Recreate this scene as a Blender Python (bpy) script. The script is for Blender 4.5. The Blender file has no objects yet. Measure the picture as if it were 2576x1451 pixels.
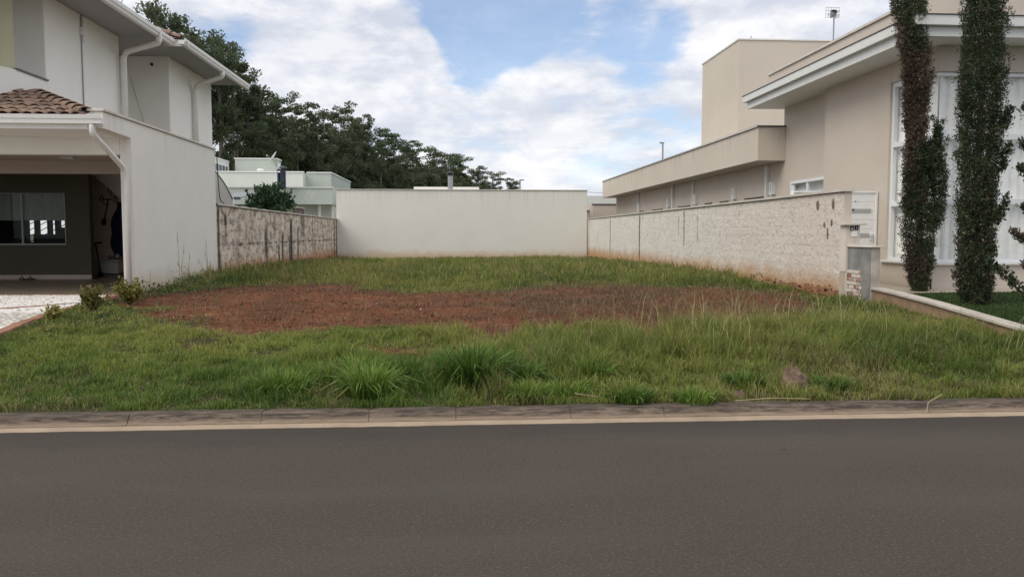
import bpy, math, random
import numpy as np
from mathutils import Vector

random.seed(7)
RNG = np.random.default_rng(7)
SC = bpy.context.scene
COL = SC.collection
R = math.radians

# ------------------------------------------------------------------ camera
CAM_H = 1.6
cam_d = bpy.data.cameras.new('camera')
cam = bpy.data.objects.new('camera', cam_d)
COL.objects.link(cam)
cam_d.sensor_width = 36.0
cam_d.lens = 36.0 * 2000.0 / 2576.0
cam_d.clip_start = 0.05
cam_d.clip_end = 6000
cam.location = (0, 0, CAM_H)
cam.rotation_euler = (R(90 - 3.95), 0, R(-4.0))
SC.camera = cam


def px_dir(x, y):
    """unit direction of a point of the photograph (2576 px wide), used to lay clouds on the sky"""
    yaw, pit = R(4.0), R(3.95)
    f = Vector((math.sin(yaw) * math.cos(pit), math.cos(yaw) * math.cos(pit), -math.sin(pit)))
    r = Vector((math.cos(yaw), -math.sin(yaw), 0))
    u = r.cross(f)
    d = r * ((x - 1288) / 2000) + u * (-(y - 725.5) / 2000) + f
    return d.normalized()


# ------------------------------------------------------------------ node helper
def N(nt, t, ins=None, **props):
    n = nt.nodes.new(t)
    for k, v in props.items():
        setattr(n, k, v)
    for k, v in (ins or {}).items():
        s = n.inputs[k]
        if isinstance(v, bpy.types.NodeSocket):
            nt.links.new(v, s)
        else:
            s.default_value = v
    return n


def M(nt, op, a, b=None, c=None, clamp=False):
    n = nt.nodes.new('ShaderNodeMath')
    n.operation = op
    n.use_clamp = clamp
    for i, v in enumerate((a, b, c)):
        if v is None:
            continue
        if isinstance(v, bpy.types.NodeSocket):
            nt.links.new(v, n.inputs[i])
        else:
            n.inputs[i].default_value = v
    return n.outputs[0]


def mixc(nt, f, a, b, blend='MIX'):
    n = nt.nodes.new('ShaderNodeMix')
    n.data_type = 'RGBA'
    n.blend_type = blend
    for i, v in ((0, f), (6, a), (7, b)):
        if isinstance(v, bpy.types.NodeSocket):
            nt.links.new(v, n.inputs[i])
        elif i == 0:
            n.inputs[i].default_value = v
        else:
            n.inputs[i].default_value = (*v, 1) if len(v) == 3 else v
    return n.outputs[2]


def mrange(nt, v, a, b, c=0.0, d=1.0, smooth=True):
    n = nt.nodes.new('ShaderNodeMapRange')
    if smooth:
        n.interpolation_type = 'SMOOTHSTEP'
    for i, x in enumerate((v, a, b, c, d)):
        if isinstance(x, bpy.types.NodeSocket):
            nt.links.new(x, n.inputs[i])
        else:
            n.inputs[i].default_value = x
    return n.outputs[0]


def noise(nt, vec, scale, detail=4, rough=0.55, dist=0.0):
    return N(nt, 'ShaderNodeTexNoise', {'Vector': vec, 'Scale': scale, 'Detail': detail, 'Roughness': rough, 'Distortion': dist}).outputs['Fac']


def vscale(nt, vec, s):
    return N(nt, 'ShaderNodeVectorMath', {0: vec, 1: s}, operation='MULTIPLY').outputs[0]


# ------------------------------------------------------------------ sky
SUN_EL, SUN_AZ = R(46), R(238)      # azimuth measured clockwise from +Y
world = bpy.data.worlds.new('World')
SC.world = world
world.use_nodes = True
nt = world.node_tree
nt.nodes.clear()
SKY_STRENGTH = 0.1
gen = N(nt, 'ShaderNodeTexCoord').outputs['Generated']
sky = N(nt, 'ShaderNodeTexSky', sky_type='NISHITA', sun_disc=False, sun_elevation=SUN_EL, sun_rotation=SUN_AZ,
        altitude=600, air_density=1.0, dust_density=0.3, ozone_density=3.0)
sep = N(nt, 'ShaderNodeSeparateXYZ', {0: gen})
zz = M(nt, 'MAXIMUM', sep.outputs[2], 0.0)
den = M(nt, 'ADD', zz, 0.16)
proj = N(nt, 'ShaderNodeCombineXYZ', {0: M(nt, 'DIVIDE', sep.outputs[0], den), 1: M(nt, 'DIVIDE', sep.outputs[1], den), 2: 0.3}).outputs[0]
dirs = vscale(nt, gen, (1, 1, 2.0))


def cloud_field(off):
    d2 = N(nt, 'ShaderNodeVectorMath', {0: dirs, 1: off}, operation='ADD').outputs[0]
    p2 = N(nt, 'ShaderNodeVectorMath', {0: proj, 1: (off[0] * 3, off[1] * 3, 0)}, operation='ADD').outputs[0]
    a = noise(nt, d2, 5.5, 11, 0.62, 0.25)
    b = noise(nt, p2, 1.5, 7, 0.55, 0.3)
    return M(nt, 'ADD', M(nt, 'MULTIPLY', a, 0.6), M(nt, 'MULTIPLY', b, 0.4))


n0 = cloud_field((0, 0, 0))
n1 = cloud_field((-0.012, -0.01, 0.045))
bias = None
for (x, y, r, w) in ((1330, 0, 150, -.17), (1480, 10, 140, -.145), (1630, 50, 110, -.15), (1180, 20, 110, -.17), (1090, 10, 80, -.10), (1195, 165, 70, -.20),
                     (1275, 165, 70, -.13), (1610, 165, 80, -.11), (1150, 100, 60, -.12), (1310, 90, 70, -.10), (1700, 90, 60, -.09), (650, 0, 80, -.13), (575, 110, 70, -.13), (950, 75, 45, -.10), (2225, 40, 60, -.10),
                     (1480, 335, 130, -.07), (1500, 465, 110, -.075), (1150, 260, 70, -.03),
                     (800, 110, 170, .10), (1000, 120, 90, .12), (1930, 60, 190, .12), (1420, 250, 150, .08), (1060, 130, 45, .10), (1400, 130, 60, .05), (760, 330, 200, .05)):
    d = px_dir(x, y)
    dt = N(nt, 'ShaderNodeVectorMath', {0: gen, 1: tuple(d)}, operation='DOT_PRODUCT').outputs['Value']
    a = r / 2000.0
    t = M(nt, 'MULTIPLY', mrange(nt, dt, math.cos(a * 1.25), math.cos(a * 0.25)), w)
    bias = t if bias is None else M(nt, 'ADD', bias, t)
wisp = M(nt, 'MULTIPLY', M(nt, 'SUBTRACT', noise(nt, vscale(nt, gen, (1, 1, 2.6)), 13.0, 8, 0.64, 0.7), 0.5), 0.34)
dens = mrange(nt, M(nt, 'ADD', M(nt, 'ADD', n0, bias), wisp), 0.265, 0.505)
relief = M(nt, 'SUBTRACT', n0, n1)
lit = mrange(nt, M(nt, 'ADD', M(nt, 'MULTIPLY', relief, 3.2), M(nt, 'MULTIPLY', M(nt, 'SUBTRACT', n0, 0.5), 0.9)), -0.26, 0.30)
K = 1.0 / SKY_STRENGTH
band = noise(nt, vscale(nt, gen, (1, 1, 6.0)), 3.2, 6, 0.6, 0.4)
lit = M(nt, 'ADD', M(nt, 'MULTIPLY', lit, 0.66), M(nt, 'MULTIPLY', mrange(nt, band, 0.38, 0.62), 0.34))
ccol = mixc(nt, lit, (0.41 * K, 0.435 * K, 0.50 * K), (0.645 * K, 0.64 * K, 0.65 * K))
skyc = mixc(nt, 1.0, sky.outputs[0], (1.0, 1.0, 1.0), 'MULTIPLY')
both = mixc(nt, M(nt, 'ADD', 0.24, M(nt, 'MULTIPLY', dens, 0.74)), skyc, ccol)
# an overcast sky brightens towards the zenith
up = mrange(nt, zz, 0.26, 0.95, 1.0, 1.3)
both = N(nt, 'ShaderNodeVectorMath', {0: both, 3: up}, operation='SCALE').outputs[0]
bg = N(nt, 'ShaderNodeBackground', {'Color': both, 'Strength': SKY_STRENGTH})
out = N(nt, 'ShaderNodeOutputWorld', {'Surface': bg.outputs[0]})
world.cycles.sampling_method = 'MANUAL'
world.cycles.sample_map_resolution = 1024

sun_d = bpy.data.lights.new('sun', 'SUN')
sun_d.energy = 1.15
sun_d.angle = R(40)
sun_d.color = (1.0, 0.91, 0.76)
sun = bpy.data.objects.new('sun', sun_d)
COL.objects.link(sun)
sd = Vector((math.sin(SUN_AZ) * math.cos(SUN_EL), math.cos(SUN_AZ) * math.cos(SUN_EL), math.sin(SUN_EL)))
sun.rotation_euler = (-sd).to_track_quat('-Z', 'Y').to_euler()
sun.location = sd * 50

vs = SC.view_settings
vs.view_transform = 'Standard'
vs.look = 'None'
vs.gamma = 1.0
vs.exposure = 0.68
vs.use_curve_mapping = False
SC.cycles.max_bounces = 8
SC.cycles.transparent_max_bounces = 16
SC.cycles.use_denoising = True


# ------------------------------------------------------------------ materials
def new_mat(name):
    m = bpy.data.materials.new(name)
    m.use_nodes = True
    t = m.node_tree
    t.nodes.clear()
    o = t.nodes.new('ShaderNodeOutputMaterial')
    p = t.nodes.new('ShaderNodeBsdfPrincipled')
    t.links.new(p.outputs[0], o.inputs[0])
    return m, t, p


def pos(t):
    return t.nodes.new('ShaderNodeNewGeometry').outputs['Position']


def setc(t, p, c, rough=0.8, spec=0.3):
    if isinstance(c, bpy.types.NodeSocket):
        t.links.new(c, p.inputs['Base Color'])
    else:
        p.inputs['Base Color'].default_value = (*c, 1)
    if isinstance(rough, bpy.types.NodeSocket):
        t.links.new(rough, p.inputs['Roughness'])
    else:
        p.inputs['Roughness'].default_value = rough
    p.inputs['Specular IOR Level'].default_value = spec


def bump(t, p, h, strength=0.3, dist=0.01):
    b = N(t, 'ShaderNodeBump', {'Height': h, 'Strength': strength, 'Distance': dist})
    t.links.new(b.outputs[0], p.inputs['Normal'])


def shade(c, k):
    return tuple(min(1, x * k) for x in c)


def stucco(name, c, var=0.08, scale=1.2, grain=90, bs=0.25, streak=0.0, streakcol=(0.2, 0.18, 0.16), splash=None, rough=0.85, bd=0.006, runs=None):
    """painted render: cloudy tone, fine grain, faint rain streaks, soil splash at the foot"""
    m, t, p = new_mat(name)
    P = pos(t)
    a = noise(t, P, scale, 5, 0.6)
    col = mixc(t, mrange(t, a, 0.3, 0.7), shade(c, 1 - var), shade(c, 1 + var * 0.6))
    sp = noise(t, P, 14, 4, 0.6)
    col = mixc(t, M(t, 'MULTIPLY', mrange(t, sp, 0.5, 0.75), var * 1.2), col, shade(c, 0.75))
    if streak > 0:
        s = noise(t, vscale(t, P, (5, 5, 0.35)), 1.6, 5, 0.65)
        s2 = noise(t, P, 0.6, 3)
        f = M(t, 'MULTIPLY', mrange(t, s, 0.55, 0.8), mrange(t, s2, 0.35, 0.65))
        col = mixc(t, M(t, 'MULTIPLY', f, streak), col, streakcol)
    if runs:
        z = N(t, 'ShaderNodeSeparateXYZ', {0: P}).outputs[2]
        r = noise(t, vscale(t, P, (7, 7, 0.12)), 1.0, 5, 0.7)
        ln_ = noise(t, vscale(t, P, (1.2, 1.2, 0.05)), 1.0, 3)
        f = M(t, 'MULTIPLY', mrange(t, r, 0.50, 0.70), mrange(t, z, M(t, 'SUBTRACT', runs[0], M(t, 'MULTIPLY', ln_, runs[1])), runs[0]))
        f = M(t, 'MULTIPLY', f, mrange(t, z, runs[0] + .02, runs[0] + .06, 1.0, 0.0))
        col = mixc(t, M(t, 'MULTIPLY', f, runs[2]), col, runs[3])
    if splash:
        z = N(t, 'ShaderNodeSeparateXYZ', {0: P}).outputs[2]
        zn = M(t, 'ADD', z, M(t, 'MULTIPLY', M(t, 'SUBTRACT', noise(t, P, 2.2, 5), 0.5), splash[2]))
        f = mrange(t, zn, splash[0], splash[1], splash[4] if len(splash) > 4 else 0.7, 0.0)
        col = mixc(t, f, col, splash[3])
    setc(t, p, col, rough, 0.2)
    bump(t, p, M(t, 'ADD', noise(t, P, grain, 3, 0.7), M(t, 'MULTIPLY', a, 0.5)), bs, bd)
    return m


def plain(name, c, rough=0.5, metal=0.0, var=0.06, spec=0.4):
    m, t, p = new_mat(name)
    P = pos(t)
    a = noise(t, P, 6, 5, 0.6)
    setc(t, p, mixc(t, mrange(t, a, 0.3, 0.7), shade(c, 1 - var), shade(c, 1 + var)), M(t, 'ADD', rough, M(t, 'MULTIPLY', M(t, 'SUBTRACT', noise(t, P, 25, 3), 0.5), 0.15)), spec)
    p.inputs['Metallic'].default_value = metal
    return m


def stain_mask(t, P, strips, edge=0.5):
    """vertical mould runs at given places along y: (y, half width, z bottom, z top, strength)"""
    s = N(t, 'ShaderNodeSeparateXYZ', {0: P})
    n1_ = M(t, 'SUBTRACT', noise(t, vscale(t, P, (6, 6, 2.2)), 1.6, 6, 0.7), 0.5)
    n2_ = noise(t, vscale(t, P, (9, 9, 3)), 2.0, 5, 0.75)
    yy = M(t, 'ADD', s.outputs[1], M(t, 'MULTIPLY', n1_, 0.22))
    zz_ = M(t, 'ADD', s.outputs[2], M(t, 'MULTIPLY', n1_, 0.3))
    tot = None
    for (y, w, z0, z1, k) in strips:
        d = M(t, 'ABSOLUTE', M(t, 'SUBTRACT', yy, y))
        a = mrange(t, d, w * 1.6, w * 0.4)
        b = M(t, 'MULTIPLY', mrange(t, zz_, z0 - 0.12, z0 + 0.12), mrange(t, zz_, z1 + 0.1, z1 - 0.18))
        r = M(t, 'MULTIPLY', M(t, 'MULTIPLY', a, b), k)
        tot = r if tot is None else M(t, 'MAXIMUM', tot, r)
    return M(t, 'MULTIPLY', tot, mrange(t, n2_, 0.30, 0.52, 0.45, 1.0), clamp=True)


def leaf_mat(name, cols, trans=0.3, rough=0.55):
    m, t, p = new_mat(name)
    g = t.nodes.new('ShaderNodeNewGeometry')
    r = g.outputs['Random Per Island']
    n = t.nodes.new('ShaderNodeValToRGB')
    t.links.new(r, n.inputs[0])
    e = n.color_ramp.elements
    e[0].color = (*cols[0], 1)
    e[1].color = (*cols[-1], 1)
    for i, c in enumerate(cols[1:-1]):
        x = e.new((i + 1) / (len(cols) - 1))
        x.color = (*c, 1)
    big = mrange(t, noise(t, g.outputs['Position'], 0.9, 3), 0.35, 0.65, 0.7, 1.25)
    col = N(t, 'ShaderNodeVectorMath', {0: n.outputs[0], 3: big}, operation='SCALE').outputs[0]
    setc(t, p, col, rough, 0.25)
    tr = N(t, 'ShaderNodeBsdfTranslucent', {'Color': col})
    mx = N(t, 'ShaderNodeMixShader', {0: trans, 1: p.outputs[0], 2: tr.outputs[0]})
    t.links.new(mx.outputs[0], [x for x in t.nodes if x.type == 'OUTPUT_MATERIAL'][0].inputs[0])
    return m


def attr_leaf_mat(name, trans=0.3):
    m, t, p = new_mat(name)
    c = N(t, 'ShaderNodeAttribute', attribute_name='col').outputs['Color']
    setc(t, p, c, 0.55, 0.25)
    tr = N(t, 'ShaderNodeBsdfTranslucent', {'Color': c})
    mx = N(t, 'ShaderNodeMixShader', {0: trans, 1: p.outputs[0], 2: tr.outputs[0]})
    t.links.new(mx.outputs[0], [x for x in t.nodes if x.type == 'OUTPUT_MATERIAL'][0].inputs[0])
    return m


def glass(name, tint=(1, 1, 1), rough=0.02, refl=1.0):
    m, t, p = new_mat(name)
    t.nodes.remove(p)
    fc = N(t, 'ShaderNodeLayerWeight', {'Blend': 0.5}).outputs['Facing']
    fr = M(t, 'ADD', 0.025, M(t, 'MULTIPLY', M(t, 'POWER', fc, 5.0), 0.9))
    tr = N(t, 'ShaderNodeBsdfTransparent', {'Color': (*tint, 1)})
    gl = N(t, 'ShaderNodeBsdfGlossy', {'Color': (0.95, 0.97, 1, 1), 'Roughness': rough})
    mx = N(t, 'ShaderNodeMixShader', {0: M(t, 'MULTIPLY', fr, refl, clamp=True), 1: tr.outputs[0], 2: gl.outputs[0]})
    t.links.new(mx.outputs[0], [x for x in t.nodes if x.type == 'OUTPUT_MATERIAL'][0].inputs[0])
    return m


SOILC = (0.42, 0.21, 0.11)
MAT = {}
MAT['white'] = stucco('white_render', (0.805, 0.785, 0.725), 0.035, 0.8, 60, 0.22, 0.10, (0.5, 0.46, 0.40), (0.42, 1.0, 0.55, (0.53, 0.39, 0.25), 0.7), runs=(3.75, 1.8, 0.38, (0.46, 0.43, 0.38)))
MAT['white_up'] = stucco('white_render_upper', (0.885, 0.87, 0.82), 0.03, 0.8, 60, 0.2, 0.08, (0.5, 0.47, 0.42))
MAT['whitetrim'] = plain('white_paint', (0.80, 0.79, 0.76), 0.45, 0, 0.03)
MAT['pipe'] = plain('white_pipe', (0.80, 0.78, 0.74), 0.35, 0, 0.03)
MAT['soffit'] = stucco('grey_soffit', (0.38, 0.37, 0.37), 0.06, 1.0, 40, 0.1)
MAT['yellow'] = stucco('pale_yellow_paint', (0.55, 0.54, 0.37), 0.04, 1.0, 60, 0.15)
MAT['cream'] = stucco('cream_render', (0.755, 0.735, 0.672), 0.035, 0.5, 50, 0.18, 0.14, (0.60, 0.54, 0.45), (0.30, 0.85, 0.5, (0.58, 0.42, 0.25), 0.85), runs=(3.88, 2.4, 0.42, (0.46, 0.42, 0.36)))
MAT['beige'] = stucco('beige_render', (0.60, 0.535, 0.465), 0.04, 0.7, 45, 0.35, 0.12, (0.36, 0.31, 0.27))
MAT['beigeL'] = stucco('pale_beige_render', (0.60, 0.545, 0.47), 0.04, 0.5, 40, 0.3, 0.25, (0.38, 0.34, 0.29), runs=(4.58, 1.6, 0.5, (0.30, 0.26, 0.22)))
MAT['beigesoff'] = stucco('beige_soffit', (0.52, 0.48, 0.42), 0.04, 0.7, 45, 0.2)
MAT['fascia'] = plain('white_fascia', (0.74, 0.75, 0.73), 0.5, 0, 0.03)
MAT['capwhite'] = stucco('white_stone', (0.66, 0.62, 0.55), 0.10, 2.5, 50, 0.3, 0.35, (0.25, 0.21, 0.18))
MAT['capold'] = stucco('worn_pale_stone', (0.50, 0.455, 0.39), 0.16, 5, 50, 0.5, 0.6, (0.17, 0.14, 0.115))
MAT['capdark'] = plain('dark_flashing', (0.10, 0.10, 0.11), 0.5)
MAT['darkmetal'] = plain('dark_metal', (0.03, 0.032, 0.036), 0.45, 0.3)
MAT['grey'] = plain('grey_metal', (0.32, 0.33, 0.34), 0.4, 0.6)
MAT['alu'] = plain('white_aluminium', (0.78, 0.80, 0.82), 0.35, 0.0, 0.02)
MAT['gatewhite'] = plain('white_gate_paint', (0.87, 0.88, 0.88), 0.25, 0, 0.03)
MAT['gategrey'] = plain('grey_gate_band', (0.42, 0.44, 0.44), 0.4, 0, 0.03)
MAT['curtain'] = plain('curtain_cloth', (0.90, 0.905, 0.88), 0.9, 0, 0.04, 0.1)
MAT['glass'] = glass('window_glass')
MAT['dimglass'] = glass('shaded_window_glass', (0.9, 0.92, 0.9), 0.02, 0.25)
MAT['darkglass'] = plain('dark_navy_glass', (0.012, 0.017, 0.045), 0.15, 0, 0.1, 0.5)
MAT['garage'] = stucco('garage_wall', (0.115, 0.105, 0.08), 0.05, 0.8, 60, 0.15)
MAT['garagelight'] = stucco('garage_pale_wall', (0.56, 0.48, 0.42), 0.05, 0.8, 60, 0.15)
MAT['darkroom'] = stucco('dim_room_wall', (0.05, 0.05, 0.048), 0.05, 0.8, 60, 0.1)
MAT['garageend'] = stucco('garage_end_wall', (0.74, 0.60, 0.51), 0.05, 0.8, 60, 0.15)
MAT['garagefloor'] = plain('garage_floor_tile', (0.34, 0.28, 0.21), 0.3, 0, 0.08, 0.4)
MAT['blind'] = plain('grey_blind_cloth', (0.34, 0.37, 0.345), 0.9, 0, 0.05, 0.1)
MAT['black'] = plain('black_rubber', (0.012, 0.012, 0.013), 0.5)
MAT['navy'] = plain('navy_cloth', (0.02, 0.028, 0.055), 0.9, 0, 0.1, 0.1)
MAT['navytile'] = plain('navy_ceramic', (0.012, 0.018, 0.05), 0.2)
MAT['digit'] = plain('pale_digit', (0.55, 0.53, 0.48), 0.4)
MAT['boxwhite'] = plain('white_plastic', (0.55, 0.54, 0.51), 0.5)
MAT['greenw'] = None
MAT['trunk'] = plain('pale_bark', (0.17, 0.15, 0.125), 0.9, 0, 0.25, 0.1)
MAT['bark'] = plain('brown_bark', (0.09, 0.065, 0.045), 0.9, 0, 0.25, 0.1)
MAT['euc'] = leaf_mat('eucalyptus_leaf', [(0.065, 0.09, 0.05), (0.115, 0.148, 0.08), (0.165, 0.19, 0.10)], 0.5)
MAT['euc2'] = leaf_mat('wood_leaf', [(0.06, 0.084, 0.044), (0.108, 0.134, 0.066), (0.155, 0.172, 0.084)], 0.5)
MAT['cyp'] = leaf_mat('cypress_leaf', [(0.014, 0.028, 0.016), (0.032, 0.056, 0.028), (0.06, 0.09, 0.044), (0.13, 0.12, 0.06)], 0.2)
MAT['cypdead'] = leaf_mat('dead_cypress_leaf', [(0.055, 0.038, 0.03), (0.11, 0.08, 0.06), (0.17, 0.125, 0.095)], 0.1)
MAT['shrub'] = leaf_mat('shrub_leaf', [(0.024, 0.055, 0.026), (0.045, 0.095, 0.038), (0.085, 0.14, 0.06)], 0.3)
MAT['weed'] = leaf_mat('weed_leaf', [(0.03, 0.06, 0.018), (0.06, 0.10, 0.03), (0.10, 0.14, 0.05)], 0.3)
MAT['croton'] = leaf_mat('yellow_shrub_leaf', [(0.10, 0.12, 0.03), (0.22, 0.21, 0.05), (0.34, 0.27, 0.08), (0.12, 0.15, 0.045)], 0.3)
MAT['grass'] = attr_leaf_mat('grass_blade', 0.3)


def make_green():
    m, t, p = new_mat('pale_green_cracked_render')
    P = pos(t)
    c = (0.47, 0.515, 0.465)
    col = mixc(t, noise(t, P, 0.9, 5), shade(c, 0.92), shade(c, 1.06))
    v = N(t, 'ShaderNodeTexVoronoi', {'Vector': vscale(t, P, (1, 0.3, 1)), 'Scale': 2.6, 'Randomness': 1.0}, feature='DISTANCE_TO_EDGE').outputs['Distance']
    warp = noise(t, P, 3.0, 4)
    ln = mrange(t, M(t, 'ADD', v, M(t, 'MULTIPLY', M(t, 'SUBTRACT', warp, 0.5), 0.05)), 0.045, 0.015)
    patch = mrange(t, noise(t, P, 0.45, 3), 0.45, 0.62)
    col = mixc(t, M(t, 'MULTIPLY', M(t, 'MULTIPLY', ln, patch), 0.6), col, (0.62, 0.66, 0.61))
    setc(t, p, col, 0.8, 0.2)
    bump(t, p, noise(t, P, 30, 3), 0.15, 0.01)
    return m


MAT['greenw'] = make_green()
MAT['palegreen'] = stucco('pale_green_white_render', (0.65, 0.67, 0.62), 0.05, 0.6, 40, 0.15, 0.15, (0.5, 0.55, 0.52))


def make_stained():
    m, t, p = new_mat('mouldy_render')
    P = pos(t)
    s = N(t, 'ShaderNodeSeparateXYZ', {0: P})
    a = noise(t, P, 1.6, 6, 0.65)
    col = mixc(t, mrange(t, a, 0.3, 0.7), (0.60, 0.50, 0.405), (0.82, 0.715, 0.60))
    b = noise(t, vscale(t, P, (1, .38, 0.9)), 5.5, 6, 0.72)
    col = mixc(t, M(t, 'MULTIPLY', mrange(t, b, 0.47, 0.58), 0.75), col, (0.25, 0.20, 0.155))
    b2 = noise(t, vscale(t, P, (1, .4, 0.8)), 14, 5, 0.7)
    col = mixc(t, M(t, 'MULTIPLY', mrange(t, b2, 0.60, 0.68), mrange(t, a, 0.4, 0.6, 0.2, 0.85)), col, (0.12, 0.10, 0.085))
    c = noise(t, vscale(t, P, (1, .4, 0.6)), 4.2, 7, 0.75)
    far = mrange(t, s.outputs[1], 27, 34, 0.15, 0.75)
    col = mixc(t, M(t, 'MULTIPLY', mrange(t, c, 0.54, 0.68), far), col, (0.17, 0.145, 0.13))
    zn = M(t, 'ADD', s.outputs[2], M(t, 'MULTIPLY', M(t, 'SUBTRACT', noise(t, P, 1.4, 5), 0.5), 0.7))
    col = mixc(t, mrange(t, zn, 0.50, 1.0, 0.85, 0.0), col, (0.48, 0.22, 0.105))
    strips = [(21.9, 0.10, 1.75, 2.15, 1.0), (21.9, 0.09, 1.45, 1.8, .55), (21.25, 0.10, 0.3, 2.35, .95), (26.45, 0.20, 0.85, 1.8, .92), (26.5, 0.14, 0.5, 1.0, .7),
              (28.3, .12, .5, 1.3, .95), (28.9, .13, .5, 1.65, 1.0), (28.95, .1, 1.2, 1.65, .6), (30.4, .20, .5, 2.15, 1.05), (30.1, .14, .5, 1.6, .9), (31.66, .1, .6, 1.85, 1.0),
              (32.6, .42, 1.45, 2.7, .62), (34.9, .09, .7, 2.3, .7), (35.4, .06, .9, 2.2, .45), (37.5, .08, .8, 2.2, .5), (41.0, .12, .4, 2.35, 1.0),
              (41.75, .15, .4, 2.35, 1.0), (39.4, .07, 1.3, 2.3, .35), (24.0, .1, 1.4, 1.9, .35), (23.0, .18, .7, 1.5, .3), (27.7, .12, 1.5, 2.3, .4), (25.0, .1, 2.2, 2.35, .5)]
    k = stain_mask(t, P, strips)
    # the crack line between the two lifts of the wall
    zc = M(t, 'ADD', s.outputs[2], M(t, 'MULTIPLY', M(t, 'SUBTRACT', noise(t, P, 3.5, 4), 0.5), 0.12))
    band = M(t, 'MULTIPLY', mrange(t, M(t, 'ABSOLUTE', M(t, 'SUBTRACT', zc, 1.29)), 0.055, 0.015), mrange(t, noise(t, P, 2.6, 5, 0.7), 0.44, 0.60, 0.05, 0.9))
    k = M(t, 'MAXIMUM', k, band)
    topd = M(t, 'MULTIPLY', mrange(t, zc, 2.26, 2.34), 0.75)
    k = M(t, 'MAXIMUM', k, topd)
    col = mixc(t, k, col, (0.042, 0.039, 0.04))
    setc(t, p, col, 0.92, 0.15)
    bump(t, p, M(t, 'ADD', noise(t, P, 22, 5, 0.7), M(t, 'MULTIPLY', b, 0.8)), 0.6, 0.02)
    return m


MAT['stained'] = make_stained()


def make_blockpaint():
    m, t, p = new_mat('flaking_white_paint')
    P = pos(t)
    s = N(t, 'ShaderNodeSeparateXYZ', {0: P})
    a = noise(t, vscale(t, P, (1, .5, 1)), 1.6, 6, 0.65)
    near = mrange(t, s.outputs[1], 15, 27, 0.0, 1.0)
    base = mixc(t, near, (0.84, 0.775, 0.69), (0.84, 0.81, 0.75))
    col = mixc(t, mrange(t, a, 0.3, 0.72), base, mixc(t, 0.22, base, (0.52, 0.46, 0.40)))
    ri = N(t, 'ShaderNodeObjectInfo').outputs['Random']
    col = mixc(t, M(t, 'MULTIPLY', ri, 0.05), col, (0.58, 0.5, 0.43))
    b = noise(t, vscale(t, P, (1, .5, 1)), 10, 6, 0.75)
    col = mixc(t, M(t, 'MULTIPLY', mrange(t, b, 0.53, 0.66), 0.55), col, (0.46, 0.40, 0.34))
    zn = M(t, 'ADD', s.outputs[2], M(t, 'MULTIPLY', M(t, 'SUBTRACT', noise(t, P, 1.6, 6, 0.6), 0.5), 0.55))
    col = mixc(t, mrange(t, zn, 0.52, 1.05, 0.95, 0.0), col, (0.56, 0.33, 0.17))
    lo = M(t, 'MULTIPLY', mrange(t, zn, 0.62, 0.52), mrange(t, s.outputs[1], 20, 16))
    col = mixc(t, M(t, 'MULTIPLY', lo, 0.8), col, (0.33, 0.13, 0.07))
    strips = [(41.6, .07, .3, 2.36, .9), (39.1, .035, 1.1, 1.7, .6), (35.8, .085, .7, 2.36, .85), (35.75, .06, .5, 1.3, .3), (30.0, .085, .6, 2.36, 1.05), (30.4, .05, 1.0, 1.1, 1.0), (24.65, .04, 1.55, 2.0, .5),
              (24.65, .09, 1.98, 2.07, 1.1), (24.05, .075, 1.2, 2.34, .6), (24.05, .06, 2.1, 2.34, .9), (22.66, .04, 1.3, 2.0, .5), (22.68, .10, 1.99, 2.07, 1.1), (27.7, .035, 2.1, 2.3, .7), (29.5, .03, 2.1, 2.36, .6), (31, .03, 2.2, 2.36, .6),
              (19.3, .03, 2.0, 2.2, .45), (18.4, .02, 1.6, 1.8, .4), (20.2, .02, 1.5, 1.7, .4)]
    k = stain_mask(t, P, strips)
    topd = M(t, 'MULTIPLY', mrange(t, M(t, 'ADD', s.outputs[2], M(t, 'MULTIPLY', M(t, 'SUBTRACT', b, 0.5), 0.1)), 2.29, 2.36), 0.5)
    k = M(t, 'MAXIMUM', k, topd)
    col = mixc(t, k, col, (0.09, 0.08, 0.075))
    setc(t, p, col, 0.9, 0.15)
    bump(t, p, M(t, 'ADD', noise(t, P, 24, 5, 0.75), M(t, 'MULTIPLY', noise(t, P, 7, 5, 0.65), 1.6)), 1.0, 0.035)
    return m


MAT['blockpaint'] = make_blockpaint()
MAT['cement'] = stucco('grey_cement', (0.27, 0.27, 0.258), 0.30, 2.6, 40, 0.6, 0.7, (0.42, 0.41, 0.385))
MAT['patchcement'] = stucco('brown_cement_patch', (0.20, 0.17, 0.14), 0.2, 4.0, 60, 0.5)
MAT['soilwall'] = stucco('soil_stained_render', (0.30, 0.205, 0.13), 0.2, 4.0, 40, 0.5, 0.4, (0.12, 0.08, 0.06))
MAT['oldpaint'] = stucco('stained_old_paint', (0.50, 0.45, 0.40), 0.25, 4.0, 40, 0.4, 0.5, (0.25, 0.22, 0.2))
MAT['oldbrick'] = None


def make_oldbrick():
    m, t, p = new_mat('painted_old_brick')
    P = pos(t)
    ri = N(t, 'ShaderNodeObjectInfo').outputs['Random']
    f = mrange(t, M(t, 'ADD', noise(t, P, 9, 5, 0.7), M(t, 'MULTIPLY', M(t, 'SUBTRACT', ri, 0.5), 0.30)), 0.33, 0.50)
    col = mixc(t, f, (0.28, 0.13, 0.085), (0.64, 0.575, 0.51))
    setc(t, p, col, 0.9, 0.15)
    bump(t, p, noise(t, P, 35, 4), 0.6, 0.01)
    return m


MAT['oldbrick'] = make_oldbrick()


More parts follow.
